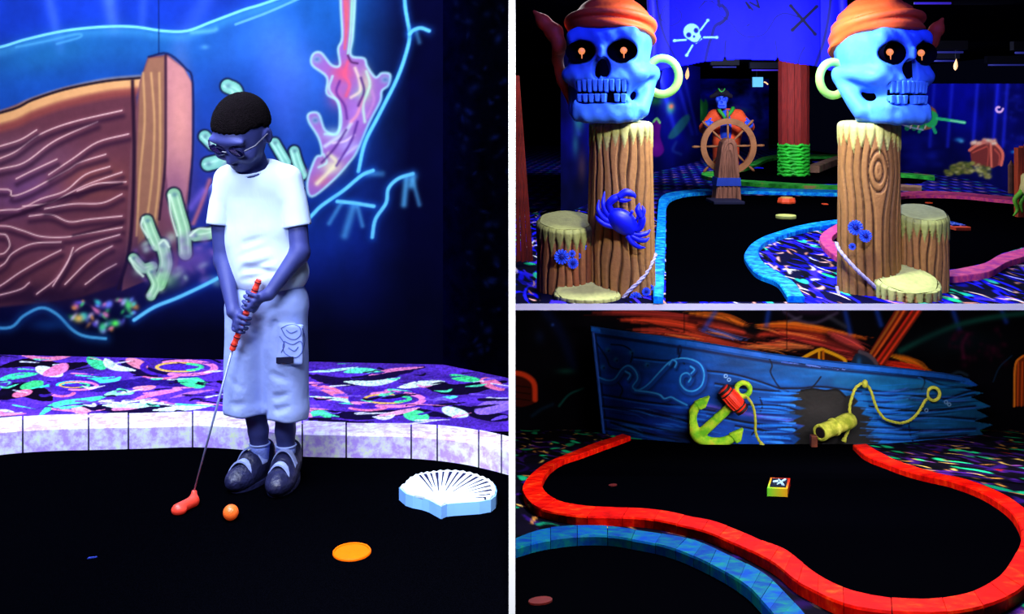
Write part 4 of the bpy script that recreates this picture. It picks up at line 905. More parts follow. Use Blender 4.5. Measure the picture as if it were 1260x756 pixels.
struct(c.obj('floor', lambda u, v: (u, v/XS, 0*u+ZU), M['carpet'], (1.3, 1.3, 1.3)))
# ---- fairways
tag(slab('turf_mat', [(819, 371), (820, 290), (820, 257), (824, 249), (834, 244), (850, 241.5), (905, 240), (1035, 243), (1050, 245), (1045, 259), (1035, 271), (1007, 274), (981, 279), (961, 285), (940, 292), (925, 302), (918, 313), (920, 324), (932, 340), (950, 348.5), (960, 354), (967, 363), (971, 371)], 'U', M['turf'], 0.004), 'black turf fairway inside the blue curb leading to the ship wheel', 'turf')
tag(slab('turf_mat', [(1027, 295), (1034, 288), (1074, 262), (1106, 244), (1156, 241.5), (1218, 246), (1262, 251), (1284, 270), (1280, 290), (1262, 303), (1231, 312), (1212, 323), (1187, 329), (1159, 332.5), (1112, 330), (1074, 324), (1040, 307)], 'U', M['turf'], 0.004), 'black turf fairway inside the pink curb', 'turf')
tag(slab('turf_mat', [(880, 216), (892, 214), (912, 210), (932, 204), (948, 197), (966, 194), (1000, 193.5), (1060, 194), (1088, 212), (1146, 219.5), (1132, 226), (1060, 226), (1000, 226.5), (957, 224), (912, 221)], 'U', M['turf'], 0.004), 'black turf fairway around the red wooden pillar', 'turf')
CURB_EDGE = [None]
def add_curb(A, B, label, mt, h, br=None, n=5, room='U', **k):
    ctr = gp(room, *A[len(A)//2]); rt = thing('curb', (ctr[0], ctr[1], floor_z(room, ctr[1])), label, 'curb')
    CURB_EDGE[0] = curb_parts(rt, A, B, room, h, mt, br, n, 'curb_section' if br is None or (isinstance(br, float) and br > .7) else 'brick', **k); return rt
add_curb([(804, 365), (804, 330), (807, 290), (810, 252), (812, 244), (820, 238), (840, 234.5), (865, 232.5), (905, 231), (960, 232), (1035, 234), (1064, 236)], [(816, 365), (817.5, 330), (819, 290), (819.5, 256), (822, 248), (830, 242.5), (846, 238.5), (868, 236.5), (907, 235), (960, 236), (1035, 238), (1064, 240)],
         'blue sponged curb running along the far side of the ship wheel fairway', M['curbB'], 0.05, None)
add_curb([(1037, 273.4), (1032, 274.6), (1007, 278.5), (981, 284), (961, 290), (945, 296), (935, 304), (933.5, 312), (940, 322.5), (955.5, 333), (968.5, 341), (979, 348.5), (990, 364.5)], [(1037, 269), (1032, 270), (1007, 273), (981, 278), (961, 284), (940, 291), (924, 300.5), (916, 312), (918, 321), (930, 335.5), (948, 343), (958, 348.5), (969, 364.5)],
         'blue sponged curb curving in an S beside the patterned carpet', M['curbB'], 0.045, None)
add_curb([(1290, 252), (1262, 244), (1218, 240), (1187, 237), (1140, 235), (1106, 237.5), (1070, 252), (1040, 270), (1020, 281), (1009, 290), (1012, 301), (1030, 316), (1070, 333), (1110, 340), (1159, 341), (1187, 339), (1218, 334), (1240, 322), (1262, 315), (1300, 300)],
         [(1284, 258), (1262, 249), (1218, 244.6), (1187, 241.5), (1140, 240), (1106, 242.5), (1072, 258), (1044, 276), (1030, 286), (1024, 292), (1026, 298), (1040, 308), (1074, 325), (1112, 332), (1159, 333.5), (1187, 329), (1212, 323.5), (1231, 313), (1262, 304), (1290, 291)],
         'pink sponged curb looping around the fairway with the red rimmed sign block', M['curbP'], 0.05, None)
add_curb([(1060, 190.5), (1000, 190), (963, 190), (940, 193), (924, 200), (905, 206), (880, 210), (864, 212), (866, 216), (885, 220), (910, 223.5), (957, 226.5), (1000, 229), (1060, 231)], [(1060, 193), (1000, 192.5), (965, 193), (945, 196), (930, 203), (908, 209), (888, 212.5), (878, 214), (882, 216), (895, 218), (912, 221), (957, 224), (1000, 226.5), (1060, 228.5)],
         'green and tan curb around the pillar fairway', M['curbG'], 0.07, None)
add_curb([(1090, 214), (1120, 215), (1150, 218)], [(1090, 212), (1120, 213), (1150, 215.5)], 'short green curb by the swordfish wall', M['curbG'], 0.07, None)
add_curb([(1090, 229), (1112, 229.5), (1134, 231)], [(1090, 226.5), (1112, 227), (1134, 228.5)], 'short tan curb behind the pink fairway', M['curbT'], 0.07, None)
a, b = np.array(gp('U', 1001, 213)), np.array(gp('U', 1034, 200)); d = np.cross(b-a, [0, 0, 1]); d = d/np.linalg.norm(d)*.12; z = np.array([0, 0, .16])
tag(MB().hexa([a-d, b-d, b+d, a+d, a-d+z, b-d+z, b+d+z, a+d+z]).build('timber_rail', M['curbT'], bevel=.02), 'squared tan timber lying across the pillar fairway', 'timber')
# ---- small markers on the turf
M['puck'] = mat('pale_yellow_plastic', rgb(205, 210, 110), 0.5); M['red_pl'] = mat('red_orange_plastic', rgb(235, 80, 40), 0.5); M['blue_pl'] = mat('blue_plastic', rgb(10, 20, 230), 0.5); M['gold'] = mat('gold_print', rgb(190, 150, 70), 0.5)
x, y, z = gp('U', 967, 269, 0.004); MB_ = MB().lathe([(.115, 0), (.12, .01), (.12, .035), (.112, .042), (.0, .042)], (x, y, ZU+.0045), seg=32); tag(MB_.build('cup_marker', M['puck']), 'round pale yellow disc on the black turf near the blue curb', 'marker')
x, y, z = gp('U', 968, 250, 0.004); rt = thing('tee_marker', (x, y, ZU+.0045), 'red octagonal tee marker with a gold face on the black turf', 'marker')
MB().lathe([(.125, 0), (.13, .02), (.115, .07), (.0, .07)], (x, y, ZU+.0045), seg=8).build('base', M['red_pl'], rt); MB().lathe([(.085, .07), (.08, .085), (0, .085)], (x, y, ZU+.0045), seg=24).build('face', M['gold'], rt)
for px_, py_, w_, lab, m_ in ((1015, 252, 3.2, 'small flat red tee plate next to the red octagonal tee marker', 'red_pl'), (1143, 250.5, 3.2, 'small flat red tee plate inside the pink curb', 'red_pl'), (930.5, 207, 7, 'flat blue plate on the pillar fairway beside the ship wheel', 'blue_pl'), (1009, 200, 7, 'flat blue plate on the turf between the red pillar and the squared timber', 'blue_pl')):
    x, y, z = gp('U', px_, py_, 0.004); w_ = w_*y/F; tag(MB().box(x-w_, x+w_, y-w_*1.3, y+w_*1.3, ZU+.0045, ZU+.02).build('plate_marker', M[m_], bevel=.006), lab, 'marker')
x, y, z = gp('U', 1175, 282, 0.0); w_ = 9.5*y/F; rt = thing('score_marker', (x, y, ZU+.0045), 'red rimmed sign block with a blue and white print inside the pink fairway', 'marker')
MB().box(x-w_, x+w_, y-.2, y+.45, ZU+.0045, ZU+.045).build('base', M['red_pl'], rt, bevel=.006); MB().box(x-w_*.8, x+w_*.8, y-.12, y+.38, ZU+.0455, ZU+.06).build('plate', mat_blotch('sign_print', rgb(8, 14, 60), rgb(40, 80, 200), rgb(220, 235, 255), 30), rt)

# ---------------------------------------------------------------- carved log clusters
YP = 6.98; up_ = YP/F
M['log'] = mat_col('carved_painted_log', 0.65, 0.12, 30, 0.25, 0.3, 70)
def hsh(i, s): return (math.sin(i*127.1+s*311.7)*43758.5453) % 1.0
def trunk(px, Yc, rpx, ytop, seed, root, name='log', rows=110, knot=None, slant=0.16, taper=0.05, fringe=26, topcol=(205, 200, 118), wood=(138, 94, 48)):
    u = Yc/F; r0 = rpx*u; X0 = (px-CX)*u; zt = CZ-(ytop-HY)*u; H = zt-ZU; na = 200; V = []; Cc = []
    topc = rgb(*topcol); wc = np.array(rgb(*wood)); dk = np.array(rgb(20, 10, 6)); lt = np.array(rgb(215, 150, 84)); gr = np.array(rgb(120, 120, 50))
    nf = 22
    for j in range(rows+1):
        zz = j/rows*H; hp = (H-zz)/u            # pixels below the top
        for i in range(na):
            a = 2*math.pi*i/na; sx = math.cos(a)*rpx  # a = -pi/2 faces the viewer
            ph = a*11+0.45*math.sin(zz/u*0.035+seed+a*3)+0.25*math.sin(zz/u*0.09+a*5+seed*2)
            ringv = None
            if knot and math.sin(a) < 0:
                kx, kz = sx-knot[0], (zz/u)-knot[1]
                w_ = 13*math.exp(-(kz/34)**2); s_ = math.copysign(max(0.0, abs(kx)-w_*math.exp(-abs(kx)/26)), kx); ph = math.asin(max(-1, min(1, s_/rpx)))*11+0.35*math.sin(zz/u*.04+seed)*min(1, abs(kx)/10)+1.57
                de = math.hypot(kx/9.5, kz/25)*(1+.25*abs(kz)/25)
                if de < 1.35: ringv = abs(math.sin(de*math.pi*1.5+.3))
            g = abs(math.sin(ph)); gv = min(1, g/0.52)
            if ringv is not None: gv = min(1, ringv/.6)
            k = math.floor(ph/math.pi); var = hsh(k, seed)
            depth = (1-gv)*0.11
            fr_ph = (a/(2*math.pi)*nf) % 1.0; fl = fringe*(0.45+0.75*(1-abs(2*fr_ph-1)))*(0.75+0.5*hsh(int(a/(2*math.pi)*nf), seed+3))
            rr = r0*(1+taper*(1-zz/H)-depth)
            col = wc*(0.75+0.5*var); col = col*(1-.35*hsh(k+9, seed))+lt*.35*hsh(k+9, seed); col = col*gv+dk*(1-gv)
            if hp < fl:
                edge = min(1, (fl-hp)/4); gv2 = min(1, abs(2*fr_ph-1)*-1.0+1.15); gv2 = max(0.0, min(1, gv2*2.2))
                rr = r0*(1.0+0.035*edge-0.05*(1-gv2)); t_ = min(1, hp/fl); col = (np.array(topc)*(1-.55*t_)+gr*.55*t_)*(.35+.65*gv2)
            if hp < 6: rr -= r0*0.10*(1-hp/6)**2
            zs = zz+slant*rr*math.sin(a)*min(1, max(0, (zz/H-.5)*2))
            V.append((X0+rr*math.cos(a), Yc+rr*math.sin(a), ZU+zs+.001)); Cc.append(col)
    Fq = [(j*na+i, j*na+(i+1) % na, (j+1)*na+(i+1) % na, (j+1)*na+i) for j in range(rows) for i in range(na)]
    o = mesh_obj(name, V, np.array(Fq), M['log'], root, True, np.array(Cc))
    # cut top: a slightly domed pale face
    V = []; Cc = []; nr = 8
    for j in range(nr+1):
        q = 0.91*(1-j/nr)
        for i in range(64):
            a = 2*math.pi*i/64; rr = r0*q*(1+.02*math.sin(a*7+seed)); V.append((X0+rr*math.cos(a), Yc+rr*math.sin(a), zt+slant*rr*math.sin(a)+.02*r0*(1-q*q)+.0006)); Cc.append(np.array(topc)*(.9+.2*hsh(j, seed)))
    Fq = [(j*64+i, j*64+(i+1) % 64, (j+1)*64+(i+1) % 64, (j+1)*64+i) for j in range(nr) for i in range(64)]
    mesh_obj('cut_face', V, np.array(Fq), M['log'], o, True, np.array(Cc))
    return o
cl = thing('log_cluster', (P(764, 372, YP)[0], YP, ZU), 'carved log post with two stumps, a blue crab climbing its front', 'log post')
lp = trunk(764, 6.99, 38, 150, 1.3, cl, 'post', slant=.05, taper=.12)
trunk(697, 7.02, 36, 271, 2.7, cl, 'stump', 80, slant=.24, taper=.02, wood=(130, 66, 34), topcol=(150, 150, 78))
trunk(722, 6.76, 40, 358, 4.1, cl, 'stump', 40, slant=.30, taper=.03, topcol=(190, 190, 112))
cr_ = thing('log_cluster', (P(1069, 372, YP)[0], YP, ZU), 'carved log post with an almond shaped knot and two stumps beside it', 'log post')
rp = trunk(1069, 6.99, 36, 150, 5.2, cr_, 'post', knot=(-1, 150), slant=.05, taper=.04)
trunk(1134, 7.05, 31, 261, 6.4, cr_, 'stump', 80, slant=.26, taper=.02, topcol=(165, 170, 90))
trunk(1116, 6.77, 38, 343, 7.9, cr_, 'stump', 44, slant=.34, taper=.03, topcol=(195, 200, 116))
trunk(1147, 6.66, 14, 371, 9.9, cr_, 'stump', 12, slant=.2, taper=.03, fringe=8, topcol=(180, 180, 100))

# ---------------------------------------------------------------- skulls
M['bone'] = mat('blue_white_skull_paint', rgb(70, 140, 255), 0.6, 0.22, 5.0, 0.25, 14, spec=0.25)
M['socket'] = mat('black_socket_paint', (0.001, 0.001, 0.006), 0.9, spec=0.0)
M['bandana'] = mat('orange_bandana_paint', rgb(245, 92, 34), 0.6, 0.15, 4, 0.2, 20)
M['eye'] = mat_glow('lit_orange_eye', rgb(255, 150, 80), 0.85); M['earring'] = mat('pale_green_yellow_ring', rgb(140, 215, 90), 0.45, 0.08, 8, emit=0.12, ecol=rgb(160, 255, 110))
def skull(cx, cy, Yc, deg, sx, label, knot_pts, drape, ear, miss):
    u = Yc/F; ctr = np.array(P(cx, cy, Yc)); th = math.radians(deg); ct, st = math.cos(th), math.sin(th)
    def xf(v):
        v = np.atleast_2d(v)*np.array([sx, 1, 1]); return ctr+np.stack([v[:, 0]*ct-v[:, 1]*st, v[:, 0]*st+v[:, 1]*ct, v[:, 2]], 1)*u
    root = thing('skull_prop', tuple(ctr-np.array([0, 0, 70*u])), label, 'skull')
    S = lambda x, y, z: (x, -y, z)
    f = Field((-75, -75, -80), (75, 75, 80), 1.25)
    f.add(ell(S(0, -8, 22), (53, 58, 50))); f.add(rbox(S(0, 18, 2), (46, 30, 34), 16), 16)
    f.add(cap(S(-36, 38, 33), S(36, 38, 33), 11), 8)
    for s in (-1, 1):
        f.add(ell(S(41*s, 30, -13), (15, 17, 11)), 8); f.add(cap(S(46*s, 24, -11), S(54*s, -22, -8), 7.5, 8), 8)
        f.add(cap(S(42*s, 8, -56), S(50*s, -22, -14), 11, 10), 8)
    f.add(rbox(S(0, 36, -30), (32, 17, 20), 9), 10); f.add(rbox(S(0, 20, -57), (40, 32, 13), 9), 8); f.add(cap(S(-18, 46, -60), S(18, 46, -60), 9), 8)
    f.add(cap(S(0, 52, 16), S(0, 54, 6), 6, 5), 6)                        # nasal bridge
    for s in (-1, 1):
        f.sub(ell(S(27*s, 58, 14), (20.5, 30, 14)), 4); f.sub(ell(S(5.2*s, 62, -6), (7.5, 24, 14), None), 2)
        f.sub(ell(S(60*s, 14, 16), (9, 22, 16)), 6); f.sub(ell(S(56*s, 38, -37), (9, 24, 9)), 8); f.sub(cap(S(18*s, 58, -6), S(30*s, 54, -24), 3), 6)
    f.sub(rbox(S(0, 56, -34), (34, 14, 13.5), 5), 3)
    f.warp(lambda X, Y, Z: (0.5*np.sin(X*.14+1)*np.sin(Z*.17)+0.35*np.sin(X*.33+Z*.21)).astype(np.float32))
    f.obj('cranium', M['bone'], root, None, xf)
    for s in (-1, 1):
        m = MB(); V = []
        for j in range(7):
            for i in range(20):
                a = 2*math.pi*i/20; q = math.cos(j/6*math.pi/2); fi = .26+(math.pi/2-.26)*j/6; V.append(S(27*s+19.7*math.cos(fi)*math.cos(a), 58-28.6*math.sin(fi), 14+13.4*math.cos(fi)*math.sin(a)))
        m.add(xf(np.array(V)), [(j*20+i, j*20+(i+1) % 20, (j+1)*20+(i+1) % 20, (j+1)*20+i) for j in range(6) for i in range(20)]); so_ = m.build('eye_socket', M['socket'], root, True)
        e = MB(); ec = xf(np.array([S(27*s, 42, 15)]))[0]; e.lathe([(.001, -4.2*u), (2.6*u, -3.4*u), (4.1*u, -1*u), (4.1*u, 1*u), (2.6*u, 3.4*u), (.001, 4.2*u)], ec, (0, 0, 1), 16); e.tube([ec+[0, -2*u, -2*u], ec+[0, -2.5*u, -9*u]], [1.0*u, .5*u], 6); e.build('eye', M['eye'], root, True)
    MB().add(xf(np.array([S(x, y, z) for z in (-46, -22) for x, y in ((-31, 46), (31, 46), (31, 38), (-31, 38))])), [(0, 3, 2, 1), (4, 5, 6, 7), (0, 1, 5, 4), (1, 2, 6, 5), (2, 3, 7, 6), (3, 0, 4, 7)]).build('mouth_cavity', M['socket'], root)
    MB().add(xf(np.array([S(0+q*x, 53-9*q, z) for q in (1, .2) for x, z in ((-10, -16), (10, -16), (8, -4), (3, 6), (-3, 6), (-8, -4))])), [tuple(range(6)), tuple(range(11, 5, -1))]+[(i, (i+1) % 6, 6+(i+1) % 6, 6+i) for i in range(6)]).build('nose_cavity', M['socket'], root)
    for row, (z0, z1, n_) in enumerate(((-34.5, -19, 9), (-47, -36, 8))):
        for i in range(n_):
            if row == 1 and i == miss: continue
            x0 = -32+64*i/n_+.3; x1 = -32+64*(i+1)/n_-.3; xm = (x0+x1)/2; yf = 55.5-xm*xm/120
            hh = 1.5*math.sin(i*2.3+row)
            pts = [S(x0+1, yf-8, z0+hh*.5), S(x1-1, yf-8, z0+hh*.5), S(x1-1, yf, z0+1+hh*.5), S(x0+1, yf, z0+1+hh*.5), S(x0, yf-9, z1), S(x1, yf-9, z1), S(x1, yf+1.0, z1), S(x0, yf+1.0, z1)]
            MB().add(xf(np.array(pts)), [(0, 3, 2, 1), (4, 5, 6, 7), (0, 1, 5, 4), (1, 2, 6, 5), (2, 3, 7, 6), (3, 0, 4, 7)]).build('tooth', M['bone'], root, bevel=1.2*u)
    # bandana
    f = Field((-80, -85, -20), (80, 85, 110), 1.4)
    f.add(ell(S(0, -8, 27), (58.5, 65, 63)))
    f.cut(lambda X, Y, Z: (41-(50+Y)*0.30)-Z+0.0*X+0.004*X*X, 3)
    f.warp(lambda X, Y, Z: (1.6*np.sin((Z+.18*Y+.1*X)*.42)*np.clip((78-Z)/20, 0, 1)+1.3*np.sin((Z-.5*X)*.22+Y*.05)*np.clip((Z-62)/20, 0, 1)).astype(np.float32))
    f.add(torus(S(0, -6, 50), (0, .22, 1), 56, 5), 4)
    bo = f.obj('bandana', M['bandana'], root, None, xf)
    f = None
    k0 = np.array([P(x, y, Yc+dz) for x, y, dz in knot_pts]); rr = [9, 13, 10, 2.5]
    lo = k0.min(0)-20*u; hi = k0.max(0)+20*u; f = Field(lo, hi, 1.3*u)
    for i in range(len(k0)-1): f.add(cap(k0[i], k0[i+1], rr[i]*u*.8, rr[i+1]*u*.8), 5*u)
    f.add(ell(k0[0], np.array([9, 9, 12])*u), 4*u)
    f.obj('bandana_tail', M['bandana'], bo)
    k0 = np.array([P(x, y, Yc+dz) for x, y, dz in drape]); lo = k0.min(0)-20*u; hi = k0.max(0)+20*u; f = Field(lo, hi, 1.3*u); rr = np.linspace(8, 5, len(k0))
    for i in range(len(k0)-1): f.add(cap(k0[i], k0[i+1], rr[i]*u, rr[i+1]*u), 5*u)
    f.warp(lambda X, Y, Z: (0.9*u*np.sin((X*.8+Z*.5)/u*.55)).astype(np.float32))
    f.obj('bandana_tail', M['bandana'], bo)
    ec = np.array(P(ear[0], ear[1], Yc+.08)); t = np.linspace(0, 2*math.pi, 48, endpoint=False); q = math.radians(ear[3])
    MB().tube([ec+u*ear[2]*np.array([math.cos(a)*math.cos(q), math.cos(a)*math.sin(q), 1.12*math.sin(a)]) for a in t], 5.2*u, 14, True).build('earring', M['earring'], root, True)
    return root
skull(750, 80, 6.97, -17, 0.94, 'blue skull in an orange bandana, on the post with the crab', [(688, 56, .02), (682, 40, .05), (668, 26, .08), (657, 14, .1)], [(688, 56, .05), (686, 74, .12), (692, 100, .16), (703, 128, .18)], (815, 94, 20, -14), 5)
skull(1084, 82, 6.97, 20, 0.86, 'blue skull in an orange bandana, on the post with the almond knot', [(1138, 62, .05), (1144, 50, .08), (1153, 36, .1), (1160, 23, .12)], [(1138, 62, .12), (1136, 84, .2), (1130, 104, .24), (1122, 118, .26)], (1025, 97, 18.5, 14), 3)

# ---------------------------------------------------------------- crab, flowers, ropes on the posts
M['crab'] = mat('royal_blue_crab_paint', rgb(16, 30, 250), 0.45, 0.15, 12, spec=0.4); M['flower'] = mat('blue_petal_paint', rgb(50, 96, 255), 0.5, 0.1, 20); M['flower_c'] = mat('dark_blue_centre', rgb(8, 14, 120), 0.6)
YC = 6.71; uc = YC/F
def K(px, py, d=0.0): return np.array(P(px, py, YC+d*uc))
cb = thing('crab', tuple(K(766, 305)), 'royal blue crab clinging to the front of a log post', 'crab')
ca, sa = math.cos(.62), math.sin(.62)
Rc = np.array([[ca, 0, -sa], [0, 1, 0], [sa, 0, ca]])
f = Field(K(735, 312, 0)-[0, .12, 0], K(802, 232, 0)+[0, .12, 0], 0.0042)
f.add(ell(K(766, 273, 0), np.array([21, 10, 14.5])*uc, Rc)); f.add(ell(K(764, 270, -5), np.array([14, 7, 9])*uc, Rc), 5*uc)
f.obj('shell', M['crab'], cb)
def limb(pts, rr, nm, mt_=None):
    p = spline([K(*q) for q in pts], 6); r_ = np.interp(np.linspace(0, 1, len(p)), np.linspace(0, 1, len(rr)), rr)*uc
    return MB().tube(p, r_, 10).build(nm, M['crab'], cb, True)
limb([(753, 262, -1), (749, 252, -3), (755, 245, -5), (765, 241, -5)], [4, 4.5, 5, 4], 'claw'); limb([(760, 243, -6), (770, 237, -6), (779, 240, -6), (782, 244, -6)], [4, 5, 3.5, .6], 'pincer'); limb([(762, 246, -6), (770, 247, -6), (777, 246, -6)], [3, 2.6, .5], 'pincer')
limb([(782, 284, -1), (788, 279, -3), (790, 270, -5), (788, 264, -5)], [4, 4.3, 4.5, 3.5], 'claw'); limb([(789, 268, -6), (785, 258, -6), (787, 250, -6)], [3.8, 4, .6], 'pincer'); limb([(790, 266, -6), (792, 259, -6), (790, 253, -6)], [3, 2.6, .5], 'pincer')
for q in ([(755, 270, 0), (746, 262, -1), (742, 250, -1), (744, 236, 1)], [(752, 274, 0), (742, 268, -1), (736, 258, -1), (737, 246, 2)], [(754, 279, 0), (744, 276, -1), (736, 270, 0), (733, 262, 3)]): limb(q, [3.6, 3.6, 3, .6], 'leg')
for q in ([(778, 288, 0), (788, 289, -1), (796, 287, 1), (800, 283, 4)], [(776, 290, 0), (786, 295, -1), (794, 296, 1), (799, 293, 4)], [(772, 290, 0), (778, 299, -1), (786, 304, 0), (794, 305, 3)]): limb(q, [3.6, 3.4, 2.8, .6], 'leg')
for px_, py_ in ((776, 264), (783, 271)): limb([(px_, py_, -4), (px_+2, py_-4, -7)], [1.2, 2.0], 'eye')
def flower(px_, py_, Yf, r_, label, group):
    u = Yf/F; c0 = np.array(P(px_, py_, Yf)); root = thing('barnacle_flower', tuple(c0-[0, 0, r_*u]), label, 'flower', group)
    n_ = 13 if r_ > 5 else 9; V = []; m = MB()
    for k in range(n_):
        a = 2*math.pi*k/n_; w_ = math.pi/n_*.86; ra = r_*u
        q = [(0, 0.30, 0), (-w_, .75, .10), (-w_*.6, .97, .02), (w_*.6, .97, .02), (w_, .75, .10)]
        top = [c0+[ra*l*math.cos(a+b), -ra*(.28+h), ra*l*math.sin(a+b)] for b, l, h in q]
        MB().prism(top, (0, ra*.22, 0)).build('petal', M['flower'], root)
    MB().lathe([(r_*u*.80, -r_*u*.35), (r_*u*.55, r_*u*.1), (.001, r_*u*.16)], c0, (0, -1, 0), 18).build('base', M['flower_c'], root)
    MB().lathe([(r_*u*.34, 0), (r_*u*.30, r_*u*.34), (r_*u*.12, r_*u*.42), (.001, r_*u*.34)], c0, (0, -1, 0), 16).build('centre', M['flower_c'], root)
for q, w_ in (((691, 316, 6.80, 9.5), 'largest'), ((714, 303, 6.86, 8), 'topmost'), ((705, 324, 6.80, 7), 'lowest'), ((704, 312, 6.81, 4.5), 'small middle'), ((712.5, 315, 6.84, 3.5), 'smallest')): flower(*q, w_+' blue daisy-like barnacle of five on the stump beside the crab post', 'blue barnacles on the stump beside the crab')
for q, w_ in (((782, 367, 6.74, 8), 'largest'), ((795, 359, 6.78, 5.5), 'middle'), ((801, 354, 6.84, 3.5), 'smallest')): flower(*q, w_+' blue barnacle at the foot of the crab post under its rope', 'blue barnacles at the foot of the crab post')
for q, w_ in (((1052, 280, 6.755, 9.5), 'largest'), ((1064.5, 290.5, 6.75, 8), 'second largest'), ((1048.5, 303.5, 6.765, 4.5), 'tiny')): flower(*q, w_+' blue daisy-like barnacle on the post with the almond knot', 'blue barnacles on the knot post')
M['rope'] = mat('grey_lavender_rope', rgb(168, 160, 190), 0.8, 0.2, 60)
def rope(pts3, r_, name, label, mt, cat='rope', parent=None, twist=5.0):
    p = spline(pts3, 24); s = np.concatenate([[0], np.cumsum(np.linalg.norm(np.diff(p, axis=0), axis=1))]); root = parent or thing(name, tuple(p[np.argmin(p[:, 2])]), label, cat)
    n_ = int(s[-1]/(r_*0.5)); t = np.linspace(0, s[-1], n_); p = np.stack([np.interp(t, s, p[:, k]) for k in range(3)], 1)
    tg = np.gradient(p, axis=0); tg /= np.linalg.norm(tg, axis=1)[:, None]; a_ = np.cross(tg, [0, 1, 0.01]); a_ /= np.linalg.norm(a_, axis=1)[:, None]; b_ = np.cross(tg, a_)
    for k in range(3):
        ph = t/(r_*twist)*2*math.pi/2+k*2*math.pi/3; q = p+(a_*np.cos(ph)[:, None]+b_*np.sin(ph)[:, None])*r_*.48; MB().tube(q, r_*.58, 6).build('strand', mt, root, True)
    return root
def around(px_c, Yc, rpx, pts):              # lay points on the front of a round post
    out = []
    for x, y in pts:
        u = Yc/F; dx = max(-.985, min(.985, (x-px_c)/rpx)); Yr = Yc-rpx*u*math.sqrt(1-dx*dx); out.append(P(x, y, Yr))
    return out
rope(around(764, 6.99, 44, [(807, 313), (803, 322), (796, 335), (787, 346), (777.5, 355), (770, 363), (764, 371)]), 2.3*up_, 'rope', 'grey rope slung across the crab post', M['rope'])
rope(around(1068, 6.99, 40, [(1029, 299), (1033, 308), (1041, 318), (1050, 328), (1059, 337), (1070, 347), (1078, 355), (1090, 371)]), 2.3*up_, 'rope', 'grey rope slanting across the front of the knot post', M['rope'])
rope(around(1068, 6.99, 40, [(1029.5, 353), (1032, 361), (1037, 368), (1044, 371.5)]), 2.0*up_, 'rope', 'short grey rope end at the foot of the knot post', M['rope'])

# ---------------------------------------------------------------- treasure map banner
c = Canvas(800, -60, 1038, 100, 0.9)
c.base(lambda X, Y: np.stack([2+0*X, 2+0*X, 170+40*np.cos((X-915)/40)*0+18*np.clip((Y-40)/40, 0, 1)], -1)); c.noise(0.35, 30, 51)
ink = (3, 3, 46)
for q, w in (([(812, 22), (818, 8), (828, 8), (838, 16), (836, 26), (824, 32), (816, 26), (812, 22)], .9), ([(816, 20), (820, 12), (828, 12), (834, 18), (830, 24), (822, 27)], .6), ([(885, -60), (884, 0), (890, 8), (895, 18), (890, 26), (880, 32), (876, 44), (872, 56), (868, 74)], 2.4), ([(888, -60), (888, 0), (895, 10), (896, 20), (884, 34), (880, 46), (872, 74)], .7),
             ([(883, 18), (894, 23), (901, 30), (908, 39), (918, 45), (930, 45), (940, 42), (948, 32), (954, 22), (962, 17), (970, 17), (982, 21)], 1.0), ([(910, 28), (914, 26), (920, 31), (924, 27), (930, 29)], .6), ([(916, 34), (924, 30), (928, 34)], .5), ([(908, 52), (913, 49), (920, 54), (926, 50), (933, 56)], .7), ([(985, 49), (992, 49), (1000, 56), (1004, 61)], .7),
             ([(860, 10), (868, 2), (876, 2), (886, 11), (874, 14), (862, 14)], .8), ([(834, 2), (844, 1), (850, -2)], .6), ([(843, 9), (852, 7)], .6), ([(864, 6), (872, -6), (878, 4)], .5)):
    c.stroke(q, w, ink, .85, 1.2)
for q in ([(973, 7), (1003, 42)], [(1005, 8), (975, 37)]): c.stroke(q, 1.9, (2, 2, 24), 1, 1, n=1)
for p in ((973, 7), (1003, 42), (1005, 8), (975, 37)): c.blob(*p, 3, 2.6, (2, 2, 24), .9)
for q in ([(918, 3), (922, 10)], [(923, 3), (934, 9)], [(934, 9), (930, -4)], [(919, 4), (926, 12)]): c.stroke(q, 1.4, (2, 2, 24), .9, 1, n=1)
# skull and crossbones on the map
sk = (120, 190, 255)
for a, b in (((862, 37), (871, 25)), ((866, 46), (882, 46)), ((844, 49), (830, 50)), ((852, 56), (845, 68))):
    c.stroke([a, b], 1.1, sk, 1, 1, n=1); c.blob(b[0], b[1], 2.0, 1.8, sk, 1, hard=True)
c.blob(851, 39, 10, 10, sk, 1, hard=True); c.fill([(844, 44), (856, 48), (860, 40), (864, 48), (857, 54), (850, 50)], sk, 1, 1); c.blob(847.5, 43, 3.2, 3.2, (3, 3, 70), 1, hard=True); c.blob(856.5, 37.5, 3, 3.2, (3, 3, 70), 1, hard=True); c.blob(854, 45, 1.5, 1.6, (3, 3, 70), 1, hard=True); c.stroke([(851, 52), (858, 52), (863, 46)], .7, (3, 3, 70), .9, 1)
for q in ([(892, 82), (892, 62), (893, 50)], [(957, 82), (956, 64), (954, 50)], [(981, 82), (984, 70), (990, 58)]): c.stroke(q, 1.4, ink, .8, 1.5)
for q in ([(806, -60), (808, 0), (816, 40), (830, 70), (838, 90)], [(1024, -60), (1022, 0), (1015, 45), (1007, 70), (1000, 90)]): c.stroke(q, 2.2, (2, 2, 40), .8, 2)
def mapY(px): return 7.75-0.42*np.abs((px-917)/117.0)**3+0.05*np.cos((px-917)/9.0)*(np.abs(px-917) > 92)
def yb(px): return 74+15*((px-918)/112.0)**2+0.5*np.sin(px/7.0)+4*np.exp(-((px-892)/1.5)**2)*-1-4*np.exp(-((px-957)/1.5)**2)
o = c.obj('map_banner', lambda px, py: ((px-CX)/F*mapY(px), mapY(px), CZ-(py-HY)/F*mapY(px)), mat_col('blue_map_cloth', 0.7, 0.06, 8, 0.2, 0.3, 10), (1, 1, 2.2), None, lambda X, Y: Y < yb(X))
md = o.modifiers.new('thickness', 'SOLIDIFY'); md.thickness = 0.012; md.offset = -1
